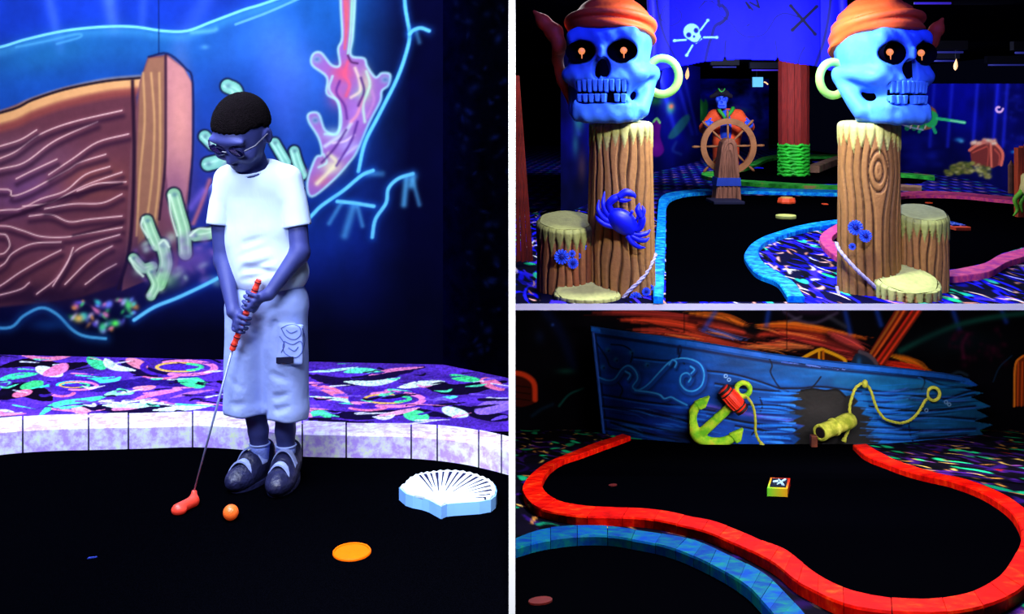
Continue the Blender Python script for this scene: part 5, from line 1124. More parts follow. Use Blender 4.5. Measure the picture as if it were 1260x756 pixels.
tag(o, 'blue treasure map banner with a skull and crossbones and a black X', 'banner')
for px_, r_ in ((801, 5.5), (1037, 5.5)):
    Yr = float(mapY(np.array(px_)))+.02; pts = [P(px_+2*math.sin(y/30.0), y, Yr) for y in np.linspace(-60, yb(np.array(float(px_)))+2, 12)]
    MB().tube(pts, r_*Yr/F, 14).build('rolled_edge', mat('blue_map_roll', (0.002, 0.002, 0.75), 0.7), o, True)

# ---------------------------------------------------------------- red wooden pillar with a green wrap
M['redwood'] = mat('red_stained_wood', rgb(128, 26, 14), 0.7, 0.45, 10, 0.5, 30, stretch=(8, 8, .5)); M['wrap'] = mat('green_leaf_wrap', rgb(40, 185, 40), 0.6, 0.35, 12, 0.4, 24)
x, y, _ = gp('U', 982, 218); rad = 19*y/F; y += rad
pl = thing('pillar', (x, y, ZU), 'round red plank pillar wrapped in green at its foot', 'pillar')
zt = 2.27; zg = CZ-(178-HY)/F*(y-rad)
for k in range(14):
    a0, a1 = 2*math.pi*k/14+.012, 2*math.pi*(k+1)/14-.012; r0, r1 = rad*.78, rad*(.985+.02*hsh(k, 3)); q = []
    for z_ in (zg-.02, zt): q += [(x+r1*math.cos(a0), y+r1*math.sin(a0), z_), (x+r1*math.cos(a1), y+r1*math.sin(a1), z_), (x+r0*math.cos(a1), y+r0*math.sin(a1), z_), (x+r0*math.cos(a0), y+r0*math.sin(a0), z_)]
    MB().hexa(q).build('plank', M['redwood'], pl)
nb = 10
for k in range(nb):
    z0 = ZU+.005+(zg-ZU)*k/nb; z1 = ZU+.005+(zg-ZU)*(k+1)/nb; m = MB(); V = []
    for j, (q, rr) in enumerate(((0, .98), (.25, 1.03), (.5, 1.05), (.8, 1.02), (1, .97))):
        for i in range(40):
            a = 2*math.pi*i/40; w_ = .014*math.sin(a*6+k*1.7)+.012*math.sin(a*13+k*2.1); V.append((x+rad*rr*math.cos(a), y+rad*rr*math.sin(a), z0+(z1-z0)*q+w_))
    m.add(V, [(j*40+i, j*40+(i+1) % 40, (j+1)*40+(i+1) % 40, (j+1)*40+i) for j in range(4) for i in range(40)]+[tuple(range(39, -1, -1)), tuple(range(160, 200))]); m.build('wrap_band', M['wrap'], pl, True)

# leaning plank at the partition, stake and timber by the right wall
Yk = 8.2
rt = thing('plank_board', P(646, 325, Yk), 'red stained boards leaning beside the partition wall', 'board')
for k, (xa, xb, xc, xd) in enumerate(((635.5, 639, 649.5, 656), (634.5, 635.5, 641.5, 649), (634.3, 634.6, 635.5, 641))):
    a = [P(xa, 93, Yk+.1), P(xb, 93, Yk+.1), P(xd, 321, Yk-.05), P(xc, 323, Yk-.05)]; MB().prism([a[3], a[2], a[1], a[0]], (0, .04, 0)).build('board', M['redwood'], rt)
x, y, _ = gp('U', 1244, 238); w_ = 3.6*y/F; hz = 40*y/F
MB_ = MB(); MB_.tube([(x, y, ZU), (x, y, ZU+hz*.86)], w_, 9); MB_.lathe([(w_, 0), (.004, hz*.16)], (x, y, ZU+hz*.86), seg=9)
tag(MB_.build('stake', mat('brown_stake_wood', rgb(110, 66, 44), 0.7, .3, 10, .4, 30)), 'pointed wooden stake standing on the carpet before the sea mural', 'stake')
x, y, _ = gp('U', 1262, 268); u = y/F
rt = thing('timber_post', (x, y, ZU), 'orange timber post carrying a cream roll, green weed hanging from it', 'post')
for k in range(3): MB().box(x-9*u+6*k*u, x-9*u+(6*k+5.6)*u, y, y+.1, ZU, CZ-(182-2*k-HY)*u).build('board', mat('orange_wood', rgb(190, 70, 34), 0.7, .3, 8, .4, 30, stretch=(8, 8, .6)), rt)
MB().lathe([(.001, -14*u), (9*u, -13*u), (11*u, -10*u), (10*u, 0), (11*u, 9*u), (9*u, 12*u), (.001, 13*u)], (x-1*u, y-11*u, CZ-(226-HY)*u), (.15, 0, 1), 20).build('roll', mat('cream_roll', rgb(225, 205, 120), 0.6, .15, 10), rt, True)
for q in ([(1258, 236), (1249, 246), (1252, 258), (1247, 266)], [(1262, 238), (1256, 250), (1258, 262)]):
    MB().tube(spline([P(a, b, y-12*u) for a, b in q], 6), np.linspace(4, 1.2, 6*(len(q)-1)+1)*u, 8).build('weed', mat('green_weed', rgb(110, 190, 40), 0.6, .2, 12), rt, True)

# ---------------------------------------------------------------- pirate at the ship's wheel
Yw = 14.35; uw = Yw/F
def W(px, py, d=0.0): return np.array(P(px, py, Yw+d*uw))
M['coat'] = mat('orange_red_coat', rgb(215, 74, 34), 0.75, 0.2, 6, 0.3, 14); M['bonesm'] = mat('blue_bone', rgb(40, 80, 235), 0.6, 0.2, 10); M['hat'] = mat('black_hat', rgb(14, 14, 34), 0.8); M['green'] = mat('green_trim', rgb(40, 160, 60), 0.6); M['trouser'] = mat('navy_cloth', rgb(8, 10, 46), 0.8)
pf = thing('pirate_figure', (W(894, 240, 26)[0], Yw+26*uw, ZU), 'skeleton pirate figure in an orange coat and black hat gripping the wheel', 'figure')
f = Field(W(862, 214, 0)-[0, .35, 0], W(932, 126, 0)+[0, .75, 0], 0.017)
f.add(ell(W(895, 160, 24), np.array([19, 11, 26])*uw)); f.add(cap(W(880, 142, 24), W(908, 142, 24), 8*uw), 5*uw); f.add(cap(W(893, 175, 24), W(893, 204, 24), 17*uw, 16*uw), 5*uw)
f.add(cap(W(877, 144, 22), W(866, 158, 12), 7.5*uw, 6*uw), 3*uw); f.add(cap(W(866, 158, 12), W(872, 155, -2), 6*uw, 5.2*uw), 3*uw); f.add(cap(W(909, 144, 22), W(922, 156, 12), 7.5*uw, 6*uw), 3*uw); f.add(cap(W(922, 156, 12), W(921, 155, -2), 6*uw, 5.2*uw), 3*uw)
f.sub(cap(W(894, 134, 10), W(894, 206, 2), 3.5*uw, 6*uw), 2*uw)
f.obj('coat', M['coat'], pf)
MB().tube([W(893, 136, 20), W(893, 150, 17), W(893, 176, 15)], [5*uw, 7*uw, 9*uw], 12).build('shirt', M['bonesm'], pf, True)
for s in (-1, 1): MB().tube(spline([W(893+9*s, 133, 17), W(893+7*s, 137, 11), W(893+3*s, 142, 8), W(893+1*s, 147, 8)], 4), np.linspace(2.6, 1.6, 13)*uw, 8).build('lapel', M['green'], pf, True)
f = Field(W(876, 142, 0)-[0, .1, 0], W(900, 108, 0)+[0, .75, 0], 0.0085)
f.add(ell(W(888, 121, 18), np.array([8.2, 9, 8.5])*uw)); f.add(rbox(W(888, 129, 13), np.array([5.6, 5, 5])*uw, 2*uw), 3*uw)
for s in (-1, 1): f.sub(ell(W(888+3.6*s, 121.5, 9), np.array([2.7, 5, 2.3])*uw), 1*uw)
f.sub(ell(W(888, 126, 8), np.array([1.3, 4, 1.8])*uw)); f.sub(rbox(W(888, 130.5, 8), np.array([4, 2.4, .5])*uw)); f.obj('skull', M['bonesm'], pf)
f = Field(W(872, 122, 0)-[0, .1, 0], W(904, 104, 0)+[0, .85, 0], 0.0095)
f.add(ell(W(888, 115.5, 18), np.array([9.5, 10, 6])*uw)); f.add(cap(W(875, 119, 14), W(888, 113, 6), 2.2*uw, 3.4*uw), 3*uw); f.add(cap(W(901, 119, 14), W(888, 113, 6), 2.2*uw, 3.4*uw), 3*uw); f.add(cap(W(876, 119, 18), W(900, 119, 18), 2*uw), 3*uw)
f.obj('hat', M['hat'], pf); MB().tube([W(884, 109, 5), W(886, 112, 3), W(888, 113, 2.5), W(890, 112, 3), W(892, 109, 5)], .9*uw, 6).build('hat_trim', M['green'], pf, True)
for s, hx in ((-1, 870.5), (1, 922.5)):
    m = MB()
    f = Field(W(hx-8, 163, 0)-[0, .2, 0], W(hx+8, 144, 0)+[0, .2, 0], 0.009); f.add(ell(W(hx, 153, -5), np.array([4.5, 3.5, 5])*uw))
    for k in range(4): a = W(hx-s*1, 149.5+2.6*k, -6); b = W(hx-s*5, 150+2.8*k, -9); c_ = W(hx-s*7, 151+2.8*k, -6); f.add(cap(a, b, 1.25*uw)); f.add(cap(b, c_, 1.15*uw))
    f.add(cap(W(hx, 150, -7), W(hx-s*4, 146, -8), 1.3*uw)); f.obj('hand', M['bonesm'], pf)
for s in (-1, 1): MB().tube([W(893+8*s, 198, 24), W(893+8*s, 220, 24), W(893+8*s, 238, 24)], [8*uw, 6.5*uw, 5*uw], 12).build('leg', M['trouser'], pf, True)
for s in (-1, 1):
    p = W(893+8*s, 244, 20); MB().box(p[0]-5*uw, p[0]+5*uw, p[1]-10*uw, p[1]+8*uw, ZU+.0045, ZU+.12).build('boot', M['trouser'], pf, bevel=.03)
M['wheelwood'] = mat('brown_wheel_wood', rgb(140, 90, 54), 0.6, 0.25, 6, 0.3, 20)
M['stand'] = mat('grained_brown_wood', rgb(118, 76, 60), 0.65, 0.5, 5, 0.6, 14, stretch=(9, 9, .7))
wh = thing('ship_wheel', tuple(W(896, 214, -12)), 'brown wooden ship wheel with eight handles on a pedestal', 'ship wheel')
wc = W(896, 180, -12); ring_ = [wc+uw*30.5*np.array([math.cos(a), 0, math.sin(a)]) for a in np.linspace(0, 2*math.pi, 56, endpoint=False)]
m = MB(); V = []
for r_, y_ in ((27, -3), (34, -3), (34, 3), (27, 3)):
    for i in range(56): a = 2*math.pi*i/56; V.append(wc+uw*np.array([r_*math.cos(a), y_, r_*math.sin(a)]))
m.add(V, [(j*56+i, j*56+(i+1) % 56, ((j+1) % 4)*56+(i+1) % 56, ((j+1) % 4)*56+i) for j in range(4) for i in range(56)]); m.build('rim', M['wheelwood'], wh)
for k in range(8):
    a = k*math.pi/4+.02; d = np.array([math.cos(a), 0, math.sin(a)]); MB().tube([wc+d*uw*t for t in (6, 12, 20, 27)], np.array([1.6, 1.2, 1.5, 1.2])*uw, 8).build('spoke', M['wheelwood'], wh, True); MB().tube([wc+d*uw*t for t in (34, 37, 41, 44)], np.array([1.1, 1.4, 1.8, 1.0])*uw, 8).build('handle', M['wheelwood'], wh, True)
MB().lathe([(8*uw, -4*uw), (8*uw, 3*uw), (3*uw, 6*uw), (.001, 6*uw)], wc, (0, -1, 0), 20).build('hub', M['wheelwood'], wh)
Ys = 13.75; us = Ys/F; ps = thing('wheel_pedestal', P(896, 250, Ys), 'tapered wooden pedestal with a rounded top and a blue band', 'pedestal')
prof = [(880, 249), (883, 225), (886, 198), (888, 182), (890, 175), (894, 171), (899, 170), (904, 172), (907, 177), (908, 186), (909, 200), (911, 225), (913, 249)]
MB().prism([P(a, b, Ys) for a, b in prof], (0, .3, 0)).build('post', M['stand'], ps, bevel=.02)
for q in ([(885, 247), (888, 215), (891, 185), (897, 176), (903, 180), (905, 205), (908, 247)], [(890, 247), (892, 212), (895, 190), (898, 184), (901, 192), (902, 215), (903, 247)], [(896, 247), (897, 215), (898, 194)]):
    MB().tube(spline([P(a, b, Ys-.004) for a, b in q], 5), .014, 6).build('grain_ridge', M['stand'], ps)
MB().prism([P(881.5, 229, Ys-.02), P(882.8, 219, Ys-.02), P(911.3, 219, Ys-.02), P(912.2, 229, Ys-.02)], (0, .34, 0)).build('band', mat('blue_band_paint', rgb(16, 50, 150), 0.6), ps)
x, y, _ = gp('U', 896, 252); MB().box(x-18*us, x+19*us, y-.05, y+.5, ZU+.0045, ZU+.05).build('foot', M['trouser'], ps, bevel=.01)
# ---------------------------------------------------------------- ceiling fittings of the skull room
M['tube'] = mat_glow('violet_tube', (0.06, 0.03, 0.6), 0.5); M['tube2'] = mat_glow('blue_tube', (0.03, 0.035, 0.3), 0.45); M['fix'] = mat('dark_fixture', (0.004, 0.004, 0.012), 0.6)
for px0, px1, py_, z_, m_, lab in ((1144, 1185, 64.3, 2.1, 'tube2', 'dim blue ceiling tube just above the flame bulb over the swordfish'), (1145, 1176, 75, 2.1, 'tube2', 'dim blue ceiling tube level with the flame bulb over the swordfish'), (1216, 1262, 80, 2.1, 'tube2', 'dim blue ceiling tube above the shipwreck mural'), (1249, 1275, 65, 2.1, 'tube2', 'dim blue ceiling tube over the orange timber post'),
     (877, 906, 82.6, 2.1, 'tube2', 'dim blue ceiling tube between the pirate and the map banner'), (925, 966, 86.4, 2.1, 'tube', 'violet ceiling tube right above the glowing cyan box'), (1125, 1170, 4, 2.12, 'tube', 'violet ceiling tube closest to the tail of an orange bandana')):
    Yt = (z_-CZ)*F/(HY-py_); a, b = np.array(P(px0, py_, Yt)), np.array(P(px1, py_, Yt)); rt = thing('tube_light', tuple((a+b)/2), lab, 'lamp', 'blacklight tubes under the ceiling')
    MB().tube([a, b], .016 if Yt > 12 else .010, 8).build('tube', M[m_], rt, True); MB().box(a[0]-.05, b[0]+.05, Yt-.06, Yt+.06, z_+.04, 2.279).build('housing', M['fix'], rt)
M['flame'] = mat_glow('flame_bulb', (1.0, 0.55, 0.25), 1.1)
for px_, py_, Yf, lab in ((845.7, 91, 17.5, 'flame shaped bulb hanging near the earring of the crab-post skull'), (1176, 80, 17, 'flame shaped bulb hanging above the swordfish mural')):
    u = Yf/F; c0 = np.array(P(px_, py_, Yf)); rt = thing('flame_lamp', tuple(c0-[0, 0, 7*u]), lab, 'lamp'); MB().lathe([(.001, -7*u), (1.8*u, -5*u), (2.6*u, -1.5*u), (1.8*u, 3*u), (.7*u, 6*u), (.001, 8*u)], c0, (.1, 0, 1), 12).build('bulb', M['flame'], rt, True)
    MB().tube([c0+[0, 0, 7*u], (c0[0], c0[1], 2.28)], .01, 6).build('wire', M['fix'], rt)
u = 24/F; c0 = np.array(P(933, 101, 24)); rt = thing('lit_sign', tuple(c0-[0, 0, 6*u]), 'small glowing cyan box hanging under the ceiling beside the red pillar', 'sign')
MB().box(c0[0]-6*u, c0[0]+6*u, 24, 24.1, c0[2]-6*u, c0[2]+6*u).build('panel', mat_glow('cyan_panel', (.15, .6, 1.0), .75), rt); MB().box(c0[0]-6.6*u, c0[0]+6.6*u, 24.1, 24.2, c0[2]-6.6*u, c0[2]+6.6*u).build('box', M['fix'], rt); MB().tube([c0+[7*u, 0, 0], c0+[9*u, 0, -.5*u], c0+[12*u, 0, -3*u]], .9*u, 6).build('side_lamp', M['flame'], rt); MB().tube([(c0[0], 24.15, c0[2]), (c0[0], 24.15, 2.28)], .02, 6).build('hanger', M['fix'], rt)
# ================================================================ ROOM OF THE SHIP WALL
M['curbR'] = [mat_blotch('red_sponged_brick_%d' % k, rgb(*a), rgb(*b), rgb(*d), 16, 0.55) for k, (a, b, d) in enumerate((((190, 6, 3), (236, 14, 4), (250, 36, 8)), ((205, 8, 3), (246, 24, 4), (255, 56, 10)), ((215, 10, 3), (250, 34, 6), (255, 76, 18))))]
M['curbC'] = [mat_blotch('teal_sponged_brick_%d' % k, rgb(*a), rgb(*b), rgb(*d), 16, 0.55) for k, (a, b, d) in enumerate((((6, 54, 136), (8, 92, 126), (14, 118, 108)), ((6, 64, 160), (10, 100, 136), (20, 126, 112))))]
c = Canvas(0.02, 2.95, 6.6, 11.0, 0.011, 0.034)
c.base(lambda X, Y: np.stack([7+0*X, 4+0*X, 16+0*X], -1)); c.noise(0.6, .3, 61)
r = np.random.RandomState(11); TS = 2.6
def fleck2(x, y, L, w, col, curl, a):
    t = np.linspace(-1, 1, 6); d = a+curl*t; px_ = x+np.cumsum(np.cos(d))*L/6; py_ = y+np.cumsum(np.sin(d))*L/6*TS
    c.stroke(list(zip(px_, py_)), w, col, 1, 0.012, n=1, taper=True, asp=TS)
def scat(n, L, w, cols, curl):
    for i in range(n): fleck2(r.uniform(0, 6.6), r.uniform(2.95, 11), r.uniform(*L), r.uniform(*w), cols[i % len(cols)], r.uniform(-curl, curl), r.uniform(0, 6.3))
scat(900, (.12, .3), (.014, .03), [(40, 14, 90), (26, 8, 60), (60, 20, 110)], 1.5); scat(330, (.10, .17), (.022, .036), [(20, 175, 110), (30, 200, 130), (14, 140, 90)], .8); scat(560, (.07, .15), (.007, .012), [(220, 150, 60), (235, 190, 90), (190, 120, 60)], 1.2); scat(300, (.1, .25), (.02, .04), [(2, 2, 6)], 1.5); scat(80, (.06, .12), (.01, .016), [(150, 20, 20), (120, 60, 140)], 1)
struct(c.obj('floor', lambda u, v: (u, v, 0.4-0.25417*v), M['carpet'], (1.1, 1.1, 1.1)))
struct(MB().hexa([(hw+.002, 2.9, .4-.25417*2.9-.15), (6.8, 2.9, .4-.25417*2.9-.15), (6.8, 11.3, .4-.25417*11.3-.15), (hw+.002, 11.3, .4-.25417*11.3-.15), (hw+.002, 2.9, .4-.25417*2.9-.006), (6.8, 2.9, .4-.25417*2.9-.006), (6.8, 11.3, .4-.25417*11.3-.006), (hw+.002, 11.3, .4-.25417*11.3-.006)]).build('floor', M['black']))
# ---- mural behind the ship wall
YB = 10.75
c = Canvas(633.5, 372, 1330, 532, 1.15)
c.base(lambda X, Y: np.stack([5+0*X, 4+0*X, 9+0*X], -1)); c.noise(.8, 50, 71)
c.stroke([(672, 384), (690, 410), (706, 450)], 7, (10, 22, 70), .5, glow=True); c.blob(664, 415, 6, 8, (14, 26, 60), .6); c.blob(680, 400, 2, 2, (40, 70, 160), .8); c.blob(697, 457, 12, 4, (14, 60, 50), .8)
c.stroke([(688, 500), (700, 486), (718, 478)], 1.6, (20, 90, 80), .7, glow=True); c.stroke([(655, 512), (666, 504), (680, 498)], 2.5, (14, 40, 60), .6, glow=True)
# chest shape at the far edge
c.fill([(628, 461), (648, 464), (658, 472), (660, 490), (655, 498), (628, 499)], (60, 14, 8), 1, 1.5, 2); c.stroke([(628, 458), (646, 462), (657, 472), (658.5, 492)], 3.2, (225, 58, 24), .95, 2)
for y in (474, 482, 490): c.stroke([(628, y), (652, y+3)], 1, (24, 6, 4), .8, 1)
# red planks of the wreck
PK = [([(730, 385), (790, 386), (850, 392), (920, 402)], 4, (150, 40, 34)), ([(765, 394), (830, 398), (900, 414)], 5, (225, 62, 34)), ([(780, 406), (830, 408), (890, 420), (930, 430)], 5, (205, 58, 40)), ([(850, 386), (890, 390), (920, 402)], 4, (255, 110, 30)), ([(860, 398), (900, 406), (940, 418)], 4, (180, 54, 40)),
      ([(800, 416), (850, 418), (920, 428)], 4, (190, 60, 40)), ([(930, 402), (965, 400), (1000, 404), (1065, 417)], 5, (250, 96, 26)), ([(920, 414), (970, 410), (1030, 420), (1062, 428)], 5, (200, 52, 36)), ([(940, 424), (980, 418), (1040, 430), (1065, 438)], 5, (165, 44, 40)), ([(910, 428), (960, 426), (1000, 428)], 4, (190, 90, 50)),
      ([(1098, 437), (1120, 444), (1144, 457)], 3.5, (255, 120, 20)), ([(1092, 446), (1115, 452), (1138, 457)], 5, (200, 36, 20)), ([(1020, 410), (1045, 420), (1062, 430)], 6, (190, 60, 60)), ([(1010, 432), (1040, 436), (1060, 444)], 4, (150, 40, 40)), ([(870, 404), (890, 412), (912, 418)], 2, (90, 110, 220))]
for q, w, col in PK:
    c.stroke([(x, y+5) for x, y in q], w*1.1, (16, 6, 10), .7, glow=True); c.stroke(q, w, col, .85, 4, taper=True)
    for k in range(4): dy = RNG.uniform(-w*.8, w*.8); c.stroke([(x+RNG.uniform(-12, 12), y+dy) for x, y in q], .8, tuple(np.clip(np.array(col)*RNG.uniform(.4, 1.5), 0, 255)), .7, 1, taper=True)
for k in range(40):
    x = RNG.uniform(760, 1050); y = 392+(x-760)*.09+RNG.uniform(-6, 26); c.stroke([(x, y), (x+20, y+3), (x+RNG.uniform(30, 60), y+RNG.uniform(6, 12))], RNG.uniform(.5, 1.3), [(235, 80, 40), (60, 14, 14), (250, 130, 60), (30, 10, 12)][k % 4], .7, 1, taper=True)
c.fill([(916, 402), (928, 398), (934, 410), (930, 416), (918, 412)], (10, 8, 14), .8, 5)
# stern window, mast
c.fill([(985, 446), (988, 438), (1008, 430), (1016, 432), (1036, 440), (1040, 450)], (60, 24, 8), 1, 1); c.stroke([(984, 443), (1007, 431), (1016, 432), (1038, 442), (1040, 450)], 2, (255, 160, 24), 1, 1); c.stroke([(1008, 432), (1008, 450)], 1.5, (255, 150, 20), 1, 1, n=1); c.stroke([(1013, 432), (1013, 450)], 1.3, (200, 100, 20), 1, 1, n=1)
c.fill([(1062, 446), (1100, 384), (1106, 372), (1142, 372), (1130, 390), (1088, 450)], (110, 28, 16), 1, 2)
for q, col in (([(1075, 440), (1108, 390), (1118, 372)], (235, 90, 30)), ([(1080, 444), (1116, 392), (1128, 372)], (220, 40, 24)), ([(1084, 448), (1124, 392), (1136, 372)], (250, 60, 30)), ([(1066, 444), (1100, 392), (1108, 376)], (170, 90, 30)), ([(1078, 440), (1100, 410), (1122, 378)], (50, 12, 10))): c.stroke(q, 1.5, col, .85, 1.5)
c.fill([(1044, 452), (1052, 436), (1060, 433), (1072, 440), (1080, 452)], (30, 40, 60), 1, 2); c.stroke([(1058, 433), (1068, 437), (1076, 444), (1080, 453)], 2.4, (84, 70, 84), .95, 1.5); c.blob(1057, 446, 3, 6, (40, 110, 180), .7)
for a, b in (((946, 382), (943, 400)), ((1040, 384), (1046, 410)), ((1078, 380), (1084, 400)), ((1172, 380), (1180, 405)), ((1232, 380), (1238, 396)), ((880, 384), (866, 406))): c.stroke([a, b], 3.4, (30, 70, 200), .55, glow=True, n=1)
c.stroke([(965, 384), (985, 395), (1005, 397), (1030, 385)], 2.4, (70, 56, 84), .7, glow=True); c.stroke([(970, 396), (986, 390)], 2, (80, 70, 90), .6, glow=True); c.stroke([(1020, 390), (1040, 402)], 3, (60, 60, 74), .6, glow=True); c.blob(1000, 382, 30, 6, (50, 24, 54), .7)
c.stroke([(1108, 432), (1140, 416), (1180, 400), (1225, 390), (1260, 386)], 4, (16, 70, 60), .8, glow=True); c.blob(1180, 420, 50, 16, (8, 18, 26), .7)
for k in range(30): c.blob(RNG.uniform(1168, 1240), RNG.uniform(405, 450), RNG.uniform(2, 5), RNG.uniform(2, 6), (60, 8, 34), .4)
c.stroke([(1186, 440), (1184, 425), (1190, 412)], 3, (90, 14, 50), .5, glow=True); c.stroke([(1222, 470), (1230, 452), (1245, 438)], 1, (20, 50, 80), .6, 1)
c.fill([(1247, 500), (1248, 452), (1254, 440), (1266, 434), (1280, 440), (1280, 500)], (120, 40, 14), 1, 1.5); c.stroke([(1248, 500), (1249, 453), (1255, 441), (1268, 435)], 1.4, (240, 120, 30), 1, 1)
for x in (1253, 1258, 1263): c.stroke([(x, 446), (x-1, 500)], .8, (240, 90, 30), .8, 1, n=1)
c.stroke([(1170, 462), (1180, 458), (1190, 462)], 2, (40, 60, 80), .6, glow=True); c.stroke([(842, 376), (842, 410)], .6, (40, 14, 14), .8, 1, n=1); c.stroke([(968, 376), (968, 430)], .6, (40, 14, 14), .8, 1, n=1)
def wallD(px, py): return ((px-CX)/F*YB, YB+0*px, np.maximum(CZ-(py-HY)/F*YB, .4-.25417*YB+.002))
struct(c.obj('wall_back', wallD, M['mural'], (1.25, 1.25, 1.25)))
# ---- the blue ship wall
_sy = spline([(700, 10.42), (727, 10.32), (744, 10.2), (775, 9.75), (810, 9.35), (850, 9.08), (905, 8.98), (960, 8.97), (1060, 8.98), (1110, 9.15), (1160, 9.6), (1225, 10.25), (1260, 10.4)], 8)
def shipY(px): return np.interp(px, _sy[:, 0], _sy[:, 1])
def top_y(px): return np.interp(px, [726, 760, 850, 950, 1020, 1100, 1160, 1190, 1206, 1240], [402, 407.5, 420, 436.5, 445.5, 453.5, 460, 465, 473, 490])
def left_x(py): return 727+(py-403)*0.106
teeth = [(1192, 466), (1206, 475), (1188, 478), (1212, 484), (1196, 489), (1222, 501), (1203, 505), (1218, 513), (1200, 519), (1225, 523), (1206, 530), (1216, 540), (1180, 546)]
def right_x(py):
    ys = [p[1] for p in teeth]; xs = [p[0] for p in teeth]; return np.interp(py, ys, xs)
c = Canvas(724, 400, 1230, 552, 0.9)
def base(X, Y):
    ty = top_y(X); v = np.clip((Y-ty)/90, 0, 1); u = np.clip((X-760)/400, 0, 1)
    a = np.stack([6+8*u, 62+26*u-10*v, 150-14*u+30*v*(1-u)], -1); return a
c.base(base); c.noise(.45, 60, 81, 14)
c.stroke([(726, 405), (760, 410), (850, 423), (950, 439), (1020, 448), (1100, 456), (1160, 463), (1200, 472)], 4.0, (16, 90, 215), .95, 2)
c.stroke([(726, 403), (760, 408), (850, 421), (950, 437), (1020, 446), (1100, 454)], 1.2, (70, 160, 250), .95, 1)
c.stroke([(726, 411), (760, 416), (850, 429.5), (950, 446), (1020, 454.5), (1100, 462), (1180, 470)], 1.8, (4, 18, 60), .85, 2)
for k in range(70):
    x = RNG.uniform(960, 1045); y = top_y(x)+RNG.uniform(1, 8); c.stroke([(x, y), (x+RNG.uniform(4, 14), y+1.5)], RNG.uniform(.4, 1), [(110, 130, 230), (8, 20, 60), (60, 90, 200)][k % 3], .8, .8, n=1)
c.stroke([(728, 404), (735, 460), (743, 536)], 2.4, (20, 84, 190), .95, 1.5); c.stroke([(733, 412), (739, 465), (747, 536)], 1.0, (3, 12, 44), .9, 1.2)
# plank lines and painted cracks
for q, w in (([(742, 500), (800, 508), (850, 520)], 1.3), ([(742, 486), (790, 494), (840, 500), (880, 506)], 1.0), ([(744, 514), (790, 523), (850, 534)], 1.5), ([(746, 528), (800, 536), (850, 544)], 1.6), ([(752, 520), (790, 532), (830, 540)], 1.2), ([(866, 456), (900, 460), (930, 468), (970, 482)], .8), ([(780, 440), (820, 444), (850, 442)], .8), ([(880, 472), (920, 478), (960, 482)], .9),
             ([(920, 498), (960, 500), (985, 506)], .9), ([(870, 510), (920, 520), (980, 528)], 1.2), ([(905, 524), (940, 530), (970, 534)], .9), ([(960, 478), (985, 478), (1010, 476), (1060, 482)], .9), ([(1066, 480), (1100, 484), (1160, 490), (1200, 486)], .9), ([(1070, 500), (1130, 506), (1200, 500)], 1.0), ([(1080, 516), (1140, 512), (1200, 516)], .9), ([(1090, 528), (1140, 530), (1200, 528)], 1.2), ([(1130, 462), (1160, 474), (1195, 478)], .8), ([(1160, 492), (1185, 484), (1200, 480)], .9), ([(1076, 540), (1130, 540), (1190, 536)], 1.2)):
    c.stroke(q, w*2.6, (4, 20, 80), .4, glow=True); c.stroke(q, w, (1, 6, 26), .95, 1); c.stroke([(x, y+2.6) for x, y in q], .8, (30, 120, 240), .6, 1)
for q in ([(734, 422), (746, 440), (752, 452), (770, 456)], [(752, 424), (768, 426), (778, 434), (776, 446)], [(946, 440), (950, 450), (948, 458), (954, 470), (960, 478)], [(835, 428), (836, 438), (842, 448)], [(760, 470), (766, 480), (762, 490)], [(1010, 464), (1004, 472), (998, 478)], [(870, 545), (864, 535), (868, 524)], [(935, 490), (938, 500), (934, 510)], [(925, 535), (932, 528), (940, 530)], [(1133, 460), (1138, 470), (1134, 480)], [(1118, 520), (1120, 535), (1124, 545)]):
    c.stroke(q, .9, (1, 5, 22), .9, 1)
for p in ((748, 431), (758, 443), (777, 434), (796, 449), (742, 452), (1118, 490)): c.blob(p[0], p[1], 3, 3, (40, 140, 200), .8); c.blob(p[0]+1, p[1]+1, 1.5, 1.5, (2, 10, 40), .9)
# carved scroll, painted
def carve(q, w):
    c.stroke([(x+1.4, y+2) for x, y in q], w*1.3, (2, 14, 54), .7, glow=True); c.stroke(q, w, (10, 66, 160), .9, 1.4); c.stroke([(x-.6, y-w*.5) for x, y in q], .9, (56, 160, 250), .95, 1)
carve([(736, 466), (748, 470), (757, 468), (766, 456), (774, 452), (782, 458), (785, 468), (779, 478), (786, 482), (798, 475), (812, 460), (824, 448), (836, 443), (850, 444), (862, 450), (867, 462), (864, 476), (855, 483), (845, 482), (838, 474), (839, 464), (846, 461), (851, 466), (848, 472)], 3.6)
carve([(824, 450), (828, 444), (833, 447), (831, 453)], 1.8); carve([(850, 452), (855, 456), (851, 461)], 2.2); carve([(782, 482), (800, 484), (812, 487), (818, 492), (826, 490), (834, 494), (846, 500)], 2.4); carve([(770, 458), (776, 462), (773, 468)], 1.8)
c.stroke([(834, 436), (834, 428), (837, 426), (838, 432), (835, 440)], 1, (4, 16, 60), .9, 1)
c.stroke([(862, 498), (900, 506), (960, 516), (990, 522)], 3.2, (110, 80, 220), .75, glow=True); c.stroke([(1030, 470), (1100, 474), (1180, 478)], 6, (12, 100, 160), .5, glow=True)
for k in range(60):
    x = RNG.uniform(745, 860); y = RNG.uniform(498, 545); c.stroke([(x, y), (x+15, y+2), (x+RNG.uniform(25, 50), y+RNG.uniform(4, 10))], RNG.uniform(.5, 1.4), [(24, 110, 250), (3, 14, 60), (40, 130, 255), (10, 60, 180)][k % 4], .6, 1, taper=True)
